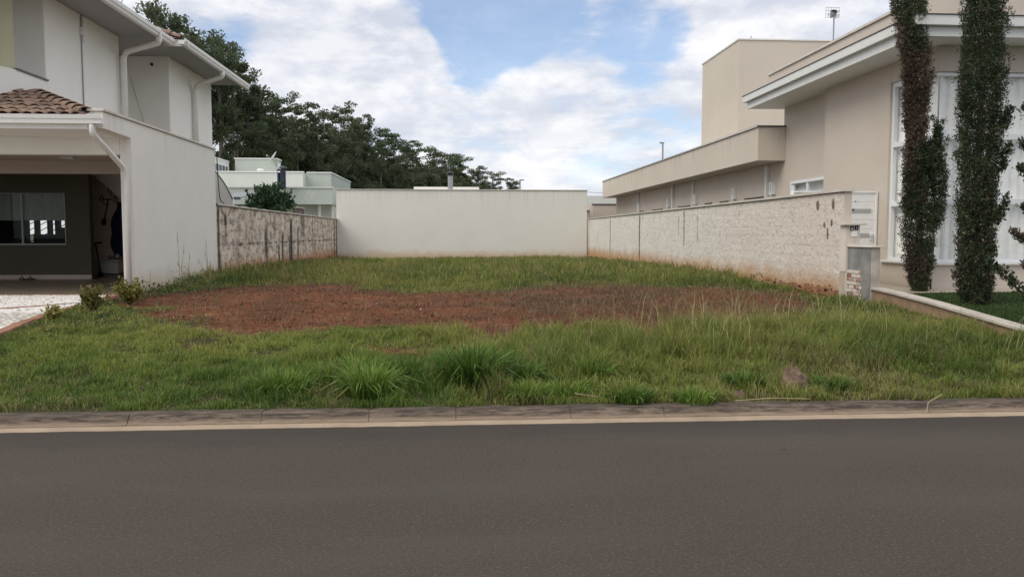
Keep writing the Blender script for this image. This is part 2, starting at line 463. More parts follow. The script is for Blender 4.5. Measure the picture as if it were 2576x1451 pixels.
def make_tile():
    m, t, p = new_mat('weathered_clay_tile')
    P = pos(t)
    ri = N(t, 'ShaderNodeObjectInfo').outputs['Random']
    col = mixc(t, ri, (0.27, 0.185, 0.14), (0.345, 0.24, 0.18))
    f = mrange(t, M(t, 'ADD', noise(t, P, 4, 6, 0.7), M(t, 'MULTIPLY', M(t, 'SUBTRACT', ri, 0.5), 0.3)), 0.48, 0.68)
    col = mixc(t, M(t, 'MULTIPLY', f, 0.75), col, (0.10, 0.075, 0.065))
    setc(t, p, col, 0.85, 0.2)
    bump(t, p, noise(t, P, 40, 4), 0.4, 0.008)
    return m


MAT['tile'] = make_tile()


def make_road():
    m, t, p = new_mat('asphalt')
    P = pos(t)
    s = N(t, 'ShaderNodeSeparateXYZ', {0: P})
    a = noise(t, P, 0.5, 5, 0.6)
    c = mixc(t, mrange(t, a, 0.3, 0.7), (0.065, 0.0505, 0.036), (0.076, 0.0595, 0.043))
    g = noise(t, P, 130, 3, 0.8)
    c = mixc(t, mrange(t, g, 0.35, 0.68), shade((0.057, 0.047, 0.04), 0.6), mixc(t, 0.55, c, (0.11, 0.094, 0.08)))
    c = mixc(t, 0.45, c, mixc(t, mrange(t, a, 0.3, 0.7), (0.065, 0.0505, 0.036), (0.075, 0.0585, 0.042)))
    gg = noise(t, P, 42, 3, 0.75)
    c = mixc(t, mrange(t, gg, 0.36, 0.62, 0.55, 0.0, False), c, (0.034, 0.027, 0.021))
    c = mixc(t, mrange(t, noise(t, P, 60, 2, 0.7), 0.56, 0.66, 0.0, 0.5), c, (0.15, 0.123, 0.095))
    wide = noise(t, vscale(t, P, (0.35, 1.2, 1)), 0.8, 4)
    c = mixc(t, mrange(t, wide, 0.42, 0.66, 0.0, 0.28), c, (0.085, 0.072, 0.06))
    v = N(t, 'ShaderNodeTexVoronoi', {'Vector': P, 'Scale': 26.0}).outputs['Distance']
    c = mixc(t, M(t, 'MULTIPLY', mrange(t, v, 0.12, 0.05), mrange(t, noise(t, P, 6, 2), 0.55, 0.65)), c, (0.13, 0.115, 0.10))
    dk = M(t, 'MULTIPLY', mrange(t, M(t, 'ADD', s.outputs[1], M(t, 'MULTIPLY', M(t, 'SUBTRACT', noise(t, vscale(t, P, (0.5, 2, 1)), 2.5, 4), 0.5), 0.7)), 5.85, 6.45), 0.45)
    c = mixc(t, dk, c, (0.031, 0.027, 0.024))
    # old tar spots
    v2 = N(t, 'ShaderNodeTexVoronoi', {'Vector': P, 'Scale': 1.1}).outputs['Distance']
    c = mixc(t, mrange(t, v2, 0.045, 0.02, 0, 0.6), c, (0.028, 0.024, 0.022))
    setc(t, p, c, 0.82, 0.25)
    bump(t, p, M(t, 'ADD', g, M(t, 'MULTIPLY', v, 0.6)), 0.5, 0.006)
    return m


MAT['road'] = make_road()


def make_kerb():
    m, t, p = new_mat('weathered_concrete')
    P = pos(t)
    s = N(t, 'ShaderNodeSeparateXYZ', {0: P})
    a = noise(t, vscale(t, P, (1, 3, 3)), 2.5, 6, 0.7)
    ri = N(t, 'ShaderNodeObjectInfo').outputs['Random']
    c = mixc(t, mrange(t, a, 0.3, 0.7), (0.118, 0.093, 0.072), (0.225, 0.176, 0.135))
    c = mixc(t, M(t, 'MULTIPLY', ri, 0.12), c, (0.10, 0.08, 0.065))
    b = noise(t, vscale(t, P, (0.25, 2.5, 2.5)), 16, 5, 0.75)
    c = mixc(t, M(t, 'MULTIPLY', mrange(t, b, 0.45, 0.58), 0.8), c, (0.045, 0.037, 0.031))
    c = mixc(t, mrange(t, M(t, 'ADD', s.outputs[2], M(t, 'MULTIPLY', M(t, 'SUBTRACT', b, 0.5), 0.12)), 0.055, 0.10, 0, 0.45), c, (0.06, 0.05, 0.042))
    c = mixc(t, mrange(t, M(t, 'ADD', s.outputs[2], M(t, 'MULTIPLY', M(t, 'SUBTRACT', a, 0.5), 0.05)), 0.05, 0.015, 0, 0.6), c, (0.34, 0.255, 0.18))
    setc(t, p, c, 0.9, 0.2)
    bump(t, p, M(t, 'ADD', noise(t, P, 70, 4, 0.7), b), 0.6, 0.008)
    return m


MAT['kerb'] = make_kerb()
MAT['gutterc'] = stucco('pale_gutter_concrete', (0.36, 0.28, 0.20), 0.14, 3.0, 70, 0.4, 0.2, (0.3, 0.24, 0.19))


def make_ground():
    m, t, p = new_mat('soil_and_thatch')
    P = pos(t)
    soil = N(t, 'ShaderNodeAttribute', attribute_name='soil').outputs['Fac']
    a = noise(t, P, 1.3, 6, 0.65)
    b = noise(t, P, 18, 5, 0.75)
    sc = mixc(t, mrange(t, a, 0.3, 0.7), (0.10, 0.037, 0.018), (0.225, 0.085, 0.041))
    sc = mixc(t, mrange(t, b, 0.45, 0.7, 0, 0.6), sc, (0.045, 0.023, 0.017))
    st = noise(t, vscale(t, P, (0.4, 2.4, 1)), 6, 6, 0.75)
    sc = mixc(t, mrange(t, st, 0.52, 0.62, 0, 0.65), sc, (0.22, 0.145, 0.092))
    wet = noise(t, vscale(t, P, (0.35, 1.1, 1)), 1.1, 5, 0.65)
    sc = mixc(t, mrange(t, wet, 0.50, 0.66, 0, 0.7), sc, (0.06, 0.032, 0.024))
    gc = mixc(t, mrange(t, b, 0.35, 0.65), (0.035, 0.036, 0.014), (0.075, 0.07, 0.03))
    f = mrange(t, M(t, 'ADD', soil, M(t, 'MULTIPLY', M(t, 'SUBTRACT', noise(t, P, 5, 5), 0.5), 0.5)), 0.3, 0.65)
    setc(t, p, mixc(t, f, gc, sc), 0.95, 0.1)
    bump(t, p, M(t, 'ADD', b, noise(t, P, 60, 3)), 0.8, 0.03)
    return m


MAT['ground'] = make_ground()
MAT['lawnbase'] = stucco('lawn_thatch', (0.035, 0.05, 0.014), 0.4, 4, 60, 0.5)
MAT['path'] = stucco('beige_path', (0.47, 0.41, 0.33), 0.08, 2, 60, 0.3)
MAT['brickband'] = stucco('red_brick_edging', (0.30, 0.155, 0.10), 0.25, 6, 60, 0.5)
MAT['mosaic'] = None


def make_mosaic():
    m, t, p = new_mat('white_mosaic_stone')
    r = N(t, 'ShaderNodeNewGeometry').outputs['Random Per Island']
    c = mixc(t, r, (0.68, 0.65, 0.60), (0.86, 0.83, 0.78))
    c = mixc(t, mrange(t, r, 0.93, 0.96), c, (0.33, 0.30, 0.27))
    setc(t, p, c, 0.7, 0.3)
    return m


MAT['mosaic'] = make_mosaic()
MAT['grout'] = stucco('mosaic_grout', (0.40, 0.36, 0.31), 0.15, 5, 60, 0.4)
MAT['mound'] = stucco('brown_earth', (0.21, 0.145, 0.105), 0.3, 9, 60, 0.9, bd=0.02)
MAT['crumb'] = stucco('red_soil_crumb', (0.17, 0.068, 0.036), 0.45, 3, 60, 0.4)
MAT['dry'] = plain('dry_stalk', (0.36, 0.29, 0.18), 0.9, 0, 0.2, 0.1)
MAT['pebble'] = plain('pale_pebble', (0.6, 0.56, 0.5), 0.8, 0, 0.15)
MAT['terrain'] = stucco('field_ground', (0.06, 0.07, 0.03), 0.4, 0.1, 5, 0.3)


# ------------------------------------------------------------------ mesh builder
class MB:
    def __init__(s):
        s.v, s.f, s.smooth = [], [], False

    def box(s, x0, x1, y0, y1, z0, z1):
        x0, x1 = min(x0, x1), max(x0, x1)
        y0, y1 = min(y0, y1), max(y0, y1)
        i = len(s.v)
        s.v += [(x0, y0, z0), (x1, y0, z0), (x1, y1, z0), (x0, y1, z0), (x0, y0, z1), (x1, y0, z1), (x1, y1, z1), (x0, y1, z1)]
        s.f += [tuple(i + k for k in q) for q in ((0, 3, 2, 1), (4, 5, 6, 7), (0, 1, 5, 4), (1, 2, 6, 5), (2, 3, 7, 6), (3, 0, 4, 7))]
        return s

    def prism(s, poly, axis, a, b):
        """polygon (2D) extruded along axis from a to b; axis 'x': poly is (y,z); 'y': (x,z); 'z': (x,y)"""
        def P(u, w):
            return {'x': (w, u[0], u[1]), 'y': (u[0], w, u[1]), 'z': (u[0], u[1], w)}[axis]
        n, i = len(poly), len(s.v)
        s.v += [P(u, a) for u in poly] + [P(u, b) for u in poly]
        s.f.append(tuple(range(i, i + n)))
        s.f.append(tuple(range(i + 2 * n - 1, i + n - 1, -1)))
        for k in range(n):
            s.f.append((i + k, i + n + k, i + n + (k + 1) % n, i + (k + 1) % n))
        return s

    def tube(s, path, r, n=10, cap=True):
        path = [Vector(p) for p in path]
        rr = r if isinstance(r, (list, tuple)) else [r] * len(path)
        rings = []
        ref = Vector((0, 0, 1))
        for k, p in enumerate(path):
            d = (path[min(k + 1, len(path) - 1)] - path[max(k - 1, 0)]).normalized()
            if abs(d.dot(ref)) > 0.95:
                a = d.cross(Vector((0, 1, 0))).normalized()
            else:
                a = d.cross(ref).normalized()
            b = d.cross(a).normalized()
            i = len(s.v)
            for j in range(n):
                t = 2 * math.pi * j / n
                s.v.append(tuple(p + (a * math.cos(t) + b * math.sin(t)) * rr[k]))
            rings.append(i)
        for k in range(len(path) - 1):
            for j in range(n):
                s.f.append((rings[k] + j, rings[k] + (j + 1) % n, rings[k + 1] + (j + 1) % n, rings[k + 1] + j))
        if cap:
            s.f.append(tuple(rings[0] + j for j in range(n - 1, -1, -1)))
            s.f.append(tuple(rings[-1] + j for j in range(n)))
        return s

    def lathe(s, prof, c, n=16, axis=None):
        """profile (r,z) about vertical through c"""
        i = len(s.v)
        for (r, z) in prof:
            for j in range(n):
                t = 2 * math.pi * j / n
                s.v.append((c[0] + r * math.cos(t), c[1] + r * math.sin(t), c[2] + z))
        for k in range(len(prof) - 1):
            for j in range(n):
                s.f.append((i + k * n + j, i + k * n + (j + 1) % n, i + (k + 1) * n + (j + 1) % n, i + (k + 1) * n + j))
        s.f.append(tuple(i + j for j in range(n - 1, -1, -1)))
        m = i + (len(prof) - 1) * n
        s.f.append(tuple(m + j for j in range(n)))
        return s

    def grid(s, pts):
        """pts: rows of points"""
        i = len(s.v)
        m, n = len(pts), len(pts[0])
        for row in pts:
            s.v += [tuple(p) for p in row]
        for a in range(m - 1):
            for b in range(n - 1):
                s.f.append((i + a * n + b, i + a * n + b + 1, i + (a + 1) * n + b + 1, i + (a + 1) * n + b))
        return s


def bend(pts, k=4):
    """rounded corners for a pipe path"""
    P = [Vector(p) for p in pts]
    o = [P[0]]
    for i in range(1, len(P) - 1):
        a, b, c = P[i - 1], P[i], P[i + 1]
        r = min((a - b).length, (c - b).length) * 0.45
        r = min(r, 0.22)
        s_, e_ = b + (a - b).normalized() * r, b + (c - b).normalized() * r
        for j in range(k + 1):
            t = j / k
            o.append(s_ * (1 - t) ** 2 + b * 2 * t * (1 - t) + e_ * t ** 2)
    o.append(P[-1])
    return o


ROOTLOC = {}


def root_of(o):
    while o.parent:
        o = o.parent
    return o


def tag(o, label=None, cat=None, group=None, kind=None):
    if label:
        o['label'] = label
    if cat:
        o['category'] = cat
    if group:
        o['group'] = group
    if kind:
        o['kind'] = kind
    return o


def thing(name, loc, label, cat, group=None):
    o = bpy.data.objects.new(name, None)
    o.empty_display_size = 0.2
    COL.objects.link(o)
    o.location = loc
    return tag(o, label, cat, group)


def link_mesh(name, me, parent=None):
    o = bpy.data.objects.new(name, me)
    COL.objects.link(o)
    if parent:
        o.parent = parent
    return o


def add(name, mb, mat, parent=None, label=None, cat=None, group=None, kind=None, smooth=False, bevel=0.0, org=None):
    """mb is in world coordinates; the object hangs under its thing"""
    if parent is not None:
        off = Vector(root_of(parent).location)
    else:
        off = Vector(org) if org else Vector((0, 0, 0))
    me = bpy.data.meshes.new(name)
    me.from_pydata([(x - off.x, y - off.y, z - off.z) for x, y, z in mb.v], [], mb.f)
    me.materials.append(MAT[mat] if isinstance(mat, str) else mat)
    if smooth:
        me.polygons.foreach_set('use_smooth', [True] * len(me.polygons))
    me.update()
    o = link_mesh(name, me, parent)
    if parent is None:
        o.location = off
    if bevel:
        b = o.modifiers.new('bevel', 'BEVEL')
        b.width = bevel
        b.segments = 2
        b.limit_method = 'ANGLE'
        b.angle_limit = R(40)
    return tag(o, label, cat, group, kind)


def np_mesh(name, verts, faces_flat, loop_totals, mat, parent=None, col=None, smooth=False, off=None):
    me = bpy.data.meshes.new(name)
    nv, nl, nf = len(verts), len(faces_flat), len(loop_totals)
    me.vertices.add(nv)
    if off is not None:
        verts = verts - np.array(off)
    me.vertices.foreach_set('co', np.ascontiguousarray(verts, dtype=np.float32).ravel())
    me.loops.add(nl)
    me.loops.foreach_set('vertex_index', np.ascontiguousarray(faces_flat, dtype=np.int32))
    me.polygons.add(nf)
    st = np.zeros(nf, dtype=np.int32)
    st[1:] = np.cumsum(loop_totals)[:-1]
    me.polygons.foreach_set('loop_start', st)
    me.polygons.foreach_set('loop_total', np.ascontiguousarray(loop_totals, dtype=np.int32))
    if smooth:
        me.polygons.foreach_set('use_smooth', np.ones(nf, dtype=bool))
    if col is not None:
        for nm, arr, ty in col:
            at_ = me.attributes.new(nm, ty, 'POINT')
            if ty == 'FLOAT_COLOR':
                a4 = np.ones((nv, 4), dtype=np.float32)
                a4[:, :3] = arr
                at_.data.foreach_set('color', a4.ravel())
            else:
                at_.data.foreach_set('value', np.ascontiguousarray(arr, dtype=np.float32))
    me.materials.append(MAT[mat] if isinstance(mat, str) else mat)
    me.update(calc_edges=True)
    me.validate()
    return link_mesh(name, me, parent)


# value noise in numpy
_perm = np.random.default_rng(3).random((512, 512))


def vnoise(x, y, s=1.0, oct=3):
    x = np.asarray(x, float) * s + 100
    y = np.asarray(y, float) * s + 100
    tot, amp, nrm = 0, 1.0, 0
    for _ in range(oct):
        xi, yi = np.floor(x).astype(int), np.floor(y).astype(int)
        fx, fy = x - xi, y - yi
        fx, fy = fx * fx * (3 - 2 * fx), fy * fy * (3 - 2 * fy)
        g = lambda a, b: _perm[a % 512, b % 512]
        v = (g(xi, yi) * (1 - fx) + g(xi + 1, yi) * fx) * (1 - fy) + (g(xi, yi + 1) * (1 - fx) + g(xi + 1, yi + 1) * fx) * fy
        tot = tot + v * amp
        nrm += amp
        amp *= 0.5
        x, y = x * 2.03 + 17, y * 2.03 + 31
    return tot / nrm


def sstep(a, b, x):
    t = np.clip((x - a) / (b - a), 0, 1)
    return t * t * (3 - 2 * t)


def gz(x, y):
    b = np.interp(y, [6.8, 7.6, 9, 10.5, 12.5, 15, 22, 30, 42], [.09, .155, .27, .37, .43, .455, .45, .36, .24])
    return b + (vnoise(x, y, 0.8, 3) - 0.5) * 0.08 * sstep(7.0, 8.5, np.asarray(y, float))


def rz(y):      # neighbour's lawn on the right
    return np.interp(y, [6.8, 9.4, 11.3, 13.2, 15], [.11, .31, .45, .53, .53])


def cz(y):      # top of the garden coping
    return np.interp(y, [6.8, 9.4, 11.26, 12.6, 13.2], [.20, .435, .595, .685, .70])


def drive_edge(y):
    return np.interp(y, [6.9, 8, 10, 12, 14, 15.2], [-5.15, -5.3, -5.6, -5.85, -6.1, -6.2])


def soilmask(x, y):
    x, y = np.asarray(x, float), np.asarray(y, float)
    yn = np.interp(x, [-6, -4.5, -3.9, -2.2, -1, .8, 2.5, 4.7, 5.6, 6.2], [14, 12.2, 10.9, 10.0, 9.8, 9.45, 9.6, 10.5, 12.4, 14.0])
    yf = np.interp(x, [-6, -5, -4.2, -2.2, -1.2, -.5, 1, 1.6, 4.7, 6.2], [16, 17.3, 18.6, 18.0, 16.4, 15.6, 15.6, 17.0, 17.4, 15.5])
    d = np.minimum(y - yn, yf - y) + (vnoise(x, y, 1.1, 5) - 0.5) * 3.8
    return np.clip(d / 1.5 + 0.42, 0, 1)


# ------------------------------------------------------------------ ground, road, kerb
add('terrain', MB().box(-900, 900, -300, 1800, -1.2, -0.35), 'terrain', kind='structure', label='flat open ground around the houses')
add('road', MB().box(-80, 80, -14, 6.585, -0.3, 0.0), 'road', kind='structure', label='grey brown asphalt street in front of the empty lot')

xs = np.concatenate([np.arange(-7.4, 9.0, 0.08)])
ys = np.concatenate([np.arange(6.84, 20, 0.075), np.arange(20, 42.2, 0.25)])
GX, GY = np.meshgrid(xs, ys)
S = soilmask(GX, GY)
inlot = GX < 7.05
Z = np.where(inlot, gz(GX, GY), np.minimum(gz(GX, GY), rz(GY)) - 0.06)
Z = Z + S * inlot * ((vnoise(GX, GY, 6, 4) - 0.5) * 0.075 - 0.015) * sstep(0, .4, S)
Z = np.where(GX < drive_edge(GY) - 0.05, Z - 0.07 * (GY < 15.6) - 0.25 * (GY >= 15.6) * (GX < -6.3), Z)
nr, nc = GX.shape
idx = np.arange(nr * nc).reshape(nr, nc)
q = np.stack([idx[:-1, :-1], idx[:-1, 1:], idx[1:, 1:], idx[1:, :-1]], -1).reshape(-1, 4)
go = np_mesh('ground', np.stack([GX, GY, Z], -1).reshape(-1, 3), q.ravel(), np.full(len(q), 4), 'ground', col=[('soil', S.ravel(), 'FLOAT')], smooth=True)
tag(go, 'bare red soil and thatch of the empty lot', None, None, 'structure')

kerb = thing('kerb', (0, 6.75, 0), 'weathered concrete kerb with cracked joints along the grass', 'kerb')
kerb['kind'] = 'structure'
del kerb['category']
joints = [-9.2, -8.1, -7.05, -6.0, -5.0, -4.02, -2.74, -1.65, -.75, -.01, .98, 1.80, 2.63, 3.32, 4.20, 5.02, 6.0, 7.0, 8.0, 9.0]
kp = [(6.70, -0.1), (6.70, 0.018), (6.725, 0.022), (6.745, 0.045), (6.772, 0.082), (6.80, 0.096), (6.88, 0.099), (6.88, -0.1)]
for a, b in zip(joints[:-1], joints[1:]):
    dz, dy = random.uniform(-.002, .002), random.uniform(-.003, .003)
    gp0, gp1 = random.choice((.0008, .001, .003)), random.choice((.0008, .001, .003))
    n = 8
    mb = MB()
    rows = []
    for k in range(n + 1):
        x = a + gp0 + (b - a - gp0 - gp1) * k / n
        j = [random.uniform(-.003, .003) for _ in range(8)]
        e = 0.003 if k in (0, n) else 0
        rows.append([(x, y + dy + j[i] * .8, z + dz + j[i] * (1 if 0 < i < 7 else 0) - (e if 3 < i < 7 else 0)) for i, (y, z) in enumerate(kp)])
    mb.grid(rows)
    mb.f.append(tuple(range(8)))
    mb.f.append(tuple(range(n * 8 + 7, n * 8 - 1, -1)))
    add('kerb_stone', mb, 'kerb', kerb)
rows = []
for k in range(120):
    x = -9.2 + k * 0.153
    rows.append([(x, 6.575 + random.uniform(-.008, .008), -.05), (x, 6.572 + random.uniform(-.010, .008), .004), (x, 6.63, .006), (x, 6.71, .010)])
add('gutter_strip', MB().grid(rows), 'gutterc', kerb)

# ------------------------------------------------------------------ driveway of the white house
dw = thing('driveway', (-7.3, 12, 0.4), 'white stone mosaic driveway with red brick bands beside the lawn', 'driveway')
dw['kind'] = 'structure'
del dw['category']
rows = []
for y in np.arange(6.9, 15.56, 0.2):
    xe = float(drive_edge(y)) - 0.16
    rows.append([(x, y, float(gz(-5.6, y)) - 0.006) for x in (-13, -10, -8, xe)])
add('driveway_bed', MB().grid(rows), 'grout', dw)


def on_band(x, y):      # the diagonal brick band
    return abs((y - 13.9) - (x + 6.2) * 1.25) < 0.16


vv, ff = [], []
P = 0.062
for y in np.arange(9.0, 15.36, P):
    xe = float(drive_edge(y)) - 0.17
    for x in np.arange(-9.6, xe, P):
        cx, cy = x + random.uniform(-.012, .012), y + random.uniform(-.012, .012)
        if on_band(cx, cy):
            continue
        h, z = P * 0.43, float(np.interp(cy, [6.8, 7.6, 9, 10.5, 12.5, 15, 22], [.105, .165, .27, .37, .43, .455, .45])) + random.uniform(0.0, .008)
        i = len(vv)
        for (sx, sy) in ((-1, -1), (1, -1), (1, 1), (-1, 1)):
            vv.append((cx + sx * h * random.uniform(.8, 1.1), cy + sy * h * random.uniform(.8, 1.1), z - 0.012))
        for k in range(4):
            vx, vy, vz = vv[i + k]
            vv.append((cx + (vx - cx) * .8, cy + (vy - cy) * .8, z))
        ff += [(i + 4, i + 5, i + 6, i + 7)] + [(i + k, i + (k + 1) % 4, i + 4 + (k + 1) % 4, i + 4 + k) for k in range(4)]
mb = MB()
mb.v, mb.f = vv, ff
o = add('mosaic_stone', mb, 'mosaic', dw, kind='stuff')
mb = MB()
rows = []
for y in np.arange(6.9, 15.3, 0.15):
    xe, z = float(drive_edge(y)), float(gz(-5.6, y))
    w = random.uniform(-.008, .008)
    rows.append([(xe - .17, y, z - .05), (xe - .165, y, z + .018 + w), (xe - .02, y, z + .022 + w), (xe, y, z - .06)])
mb.grid(rows)
add('brick_edging', mb, 'brickband', dw)
mb = MB()
rows = []
for x in np.arange(-9.6, -6.3, 0.1):
    y = 13.9 + (x + 6.2) * 1.25
    if y < 8.5:
        continue
    z = float(gz(-5.6, y)) + .016
    rows.append([(x, y - .15, z), (x, y + .15, z)])
mb.grid(rows)
add('brick_band', mb, 'brickband', dw)
mb = MB().box(-13, -6.25, 15.38, 15.56, .30, .458)
add('brick_threshold', mb, 'brickband', dw, bevel=.006)

# ------------------------------------------------------------------ white two storey house
wh = thing('white_house', (-7.3, 15.8, .44), 'white two storey house with open garage and grey eaves', 'house')
side = [(14.6, 3.44), (15.8, 3.41), (15.8, .2), (21.1, .2), (21.1, 3.735), (14.6, 3.735)]
add('side_wall', MB().prism(side, 'x', -6.40, -6.18), 'white', wh, bevel=.008)
add('coping', MB().box(-6.44, -6.145, 14.56, 21.13, 3.738, 3.785), 'capwhite', wh, bevel=.006)
add('garage_beam', MB().box(-14, -6.403, 15.8, 16.02, 3.10, 3.43), 'white_up', wh, bevel=.008)
add('garage_soffit', MB().box(-14, -6.403, 14.55, 15.797, 3.43, 3.50), 'white_up', wh)
add('fascia_board', MB().box(-14, -6.403, 14.50, 14.547, 3.415, 3.50), 'whitetrim', wh)
gp = [(14.54, 3.50), (14.41, 3.50), (14.40, 3.575), (14.385, 3.58), (14.37, 3.645), (14.39, 3.65), (14.40, 3.60), (14.54, 3.60)]
add('gutter', MB().prism(gp, 'x', -14, -6.13), 'whitetrim', wh)
add('garage_ceiling', MB().box(-14, -6.403, 16.023, 21.0, 3.22, 3.32).box(-14, -7.68, 21.0, 24.7, 3.22, 3.32), 'garagelight', wh)
add('ceiling_beam', MB().box(-14, -6.403, 18.5, 18.7, 2.93, 3.217), 'garagelight', wh)
add('garage_floor', MB().box(-14, -6.403, 15.563, 21.0, .22, .44).box(-14, -7.68, 21.0, 24.7, .22, .44), 'garagefloor', wh)
# garage back wall with window
mb = MB()
mb.box(-14, -9.3, 21, 21.2, .44, 1.34).box(-14, -9.3, 21, 21.2, 2.62, 3.217).box(-9.9, -9.3, 21, 21.2, 1.34, 2.62).box(-14, -13.2, 21, 21.2, 1.34, 2.62)
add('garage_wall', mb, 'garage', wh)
add('baseboard', MB().box(-14, -9.3, 20.985, 20.998, .442, .55), 'garagelight', wh)
wf = add('garage_window', MB().box(-13.2, -9.9, 20.96, 21.1, 1.31, 1.345).box(-13.2, -9.9, 21.0, 21.1, 2.60, 2.635).box(-9.93, -9.9, 21.02, 21.1, 1.345, 2.6).box(-11.0, -10.96, 21.04, 21.09, 1.345, 2.6).box(-12.1, -12.06, 21.04, 21.09, 1.345, 2.6), 'gategrey', wh)
for a, b in ((-13.2, -12.1), (-12.06, -11.0), (-10.96, -9.93)):
    add('pane', MB().box(a, b, 21.06, 21.066, 1.345, 2.6), 'dimglass', wf)
rows = []
for k in range(120):
    x = -13.2 + 3.28 * k / 119
    y = 21.14 + 0.022 * math.sin(x * 17 + math.sin(x * 5)) + .01 * math.sin(x * 41)
    rows.append([(x, y, 1.93), (x, y + .005, 2.3), (x, y, 2.61)])
add('blind', MB().grid(rows), 'blind', wf, smooth=True)
# the room behind, its back windows and stair
mb = MB().prism([(-9.55, 21.203), (-9.45, 21.203), (-10.25, 22.76), (-11.0, 24.5), (-11.12, 24.5)], 'z', .44, 3.2)
xs_, zs_ = [-14, -12.68, -12.45, -12.36, -12.08, -12.0, -11.86, -11.76, -11.46, -10.9], [.44, 1.34, 1.58, 1.78, 2.02, 3.2]
holes = {(1, 1), (1, 2), (1, 3), (3, 2), (3, 3), (5, 2), (5, 3), (7, 3)}
for a in range(9):
    for b in range(5):
        if (a, b) not in holes:
            mb.box(xs_[a], xs_[a + 1], 24.5, 24.7, zs_[b], zs_[b + 1])
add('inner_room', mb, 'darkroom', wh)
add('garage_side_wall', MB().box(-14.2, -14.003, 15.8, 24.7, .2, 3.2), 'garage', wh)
mb = MB()
for k in range(6):
    mb.tube([(-13.0, 24.2, .9 + k * .17), (-11.3, 24.2, 1.75 + k * .17)], .012, 5)
for k in range(7):
    mb.box(-13.0 + k * .28, -12.98 + k * .28, 24.2, 24.22, 1.1, 2.5)
mb.box(-12.1, -11.05, 23.75, 24.1, .44, 1.56).box(-11.7, -11.05, 23.4, 23.7, .44, 1.5)
add('inner_stair', mb, 'darkmetal', wh)
# corner by the stair
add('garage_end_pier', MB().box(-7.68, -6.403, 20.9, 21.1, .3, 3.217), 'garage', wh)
add('end_wall', MB().box(-10.22, -7.68, 22.6, 22.75, .44, 3.2), 'garageend', wh)
add('inner_side_wall', MB().box(-7.78, -7.68, 21.003, 22.597, .3, 3.217), 'garagelight', wh)
mb = MB().prism([(-9.75, 3.2), (-9.05, 2.58), (-8.0, 1.6), (-7.79, 1.6), (-7.79, 3.2)], 'y', 22.2, 22.56)
add('stair_underside', mb, 'white_up', wh)
lamp = add('ceiling_lamp', MB().box(-8.28, -8.02, 17.4, 17.6, 3.16, 3.218), 'boxwhite', label='small white square lamp on the garage ceiling', cat='lamp', org=(0, 0, 0), bevel=.01)
# porch roof of clay tiles
porch = MB()
porch.v = [(-14, 14.45, 3.60), (-6.43, 14.45, 3.60), (-8.42, 16.62, 4.35), (-8.42, 17.2, 4.35), (-14, 17.2, 4.53), (-6.43, 17.2, 3.60)]
porch.f = [(0, 1, 2, 3, 4), (1, 5, 3, 2)]
pr = add('porch_roof', porch, 'tile', wh)
tile_me = None


def tile_mesh():
    mb = MB()
    n = 6
    L, r0, r1 = .42, .105, .088
    rows = []
    for (y, r, t) in ((0, r0, 0), (L, r1, 0)):
        rows.append([(r * math.cos(math.pi * k / n), y, r * .72 * math.sin(math.pi * k / n)) for k in range(n + 1)])
    mb.grid(rows)
    rows = []
    for (y, r) in ((0, r0 - .014), (L, r1 - .014)):
        rows.append([(r * math.cos(math.pi * k / n), y, r * .72 * math.sin(math.pi * k / n)) for k in range(n, -1, -1)])
    i = len(mb.v)
    mb.grid(rows)
    for k in range(n):
        mb.f.append((k, i + n - k, i + n - k - 1, k + 1))
    me = bpy.data.meshes.new('roof_tile')
    me.from_pydata(mb.v, [], [tuple(reversed(f)) for f in mb.f])
    me.materials.append(MAT['tile'])
    return me


TM = tile_mesh()
slope = math.atan((4.45 - 3.70) / 2.15)
first = True
for j in range(7):
    y = 14.44 + j * .325
    hipx = -6.42 - (y + .2 - 14.55) * (1.97 / 2.15)
    for i in range(17):
        x = -6.55 - i * .205
        if x > hipx - .02 or (j > 5 and x < -8.6):
            continue
        o = link_mesh('roof_tile', TM, pr)
        o.location = Vector((x + random.uniform(-.008, .008), y + random.uniform(-.012, .012), 3.63 + (y - 14.44) * math.tan(slope) + random.uniform(0, .012))) - Vector(wh.location)
        o.rotation_euler = (slope - .05, random.uniform(-.04, .04), random.uniform(-.035, .035))
hd = Vector((-1.97, 2.15, .72))
hn = hd.length
for k in range(8):
    p = Vector((-6.42, 14.52, 3.70)) + hd * (k * .118)
    o = link_mesh('ridge_tile', TM, pr)
    o.location = p - Vector(wh.location)
    o.scale = (1.35, .95, 1.45)
    o.rotation_euler = (math.atan2(hd.z, math.hypot(hd.x, hd.y)) - .08, random.uniform(-.06, .06), math.atan2(-hd.x, hd.y) + random.uniform(-.04, .04))
# upper storey
add('front_block', MB().box(-14, -8.6, 17.65, 21.38, 3.35, 6.62), 'white_up', wh, bevel=.01)
add('rear_block', MB().box(-14, -8.15, 23.65, 27.6, 3.35, 6.62), 'white_up', wh, bevel=.01)
add('link_block', MB().box(-14, -9.75, 21.383, 23.647, 3.35, 6.62), 'white_up', wh)
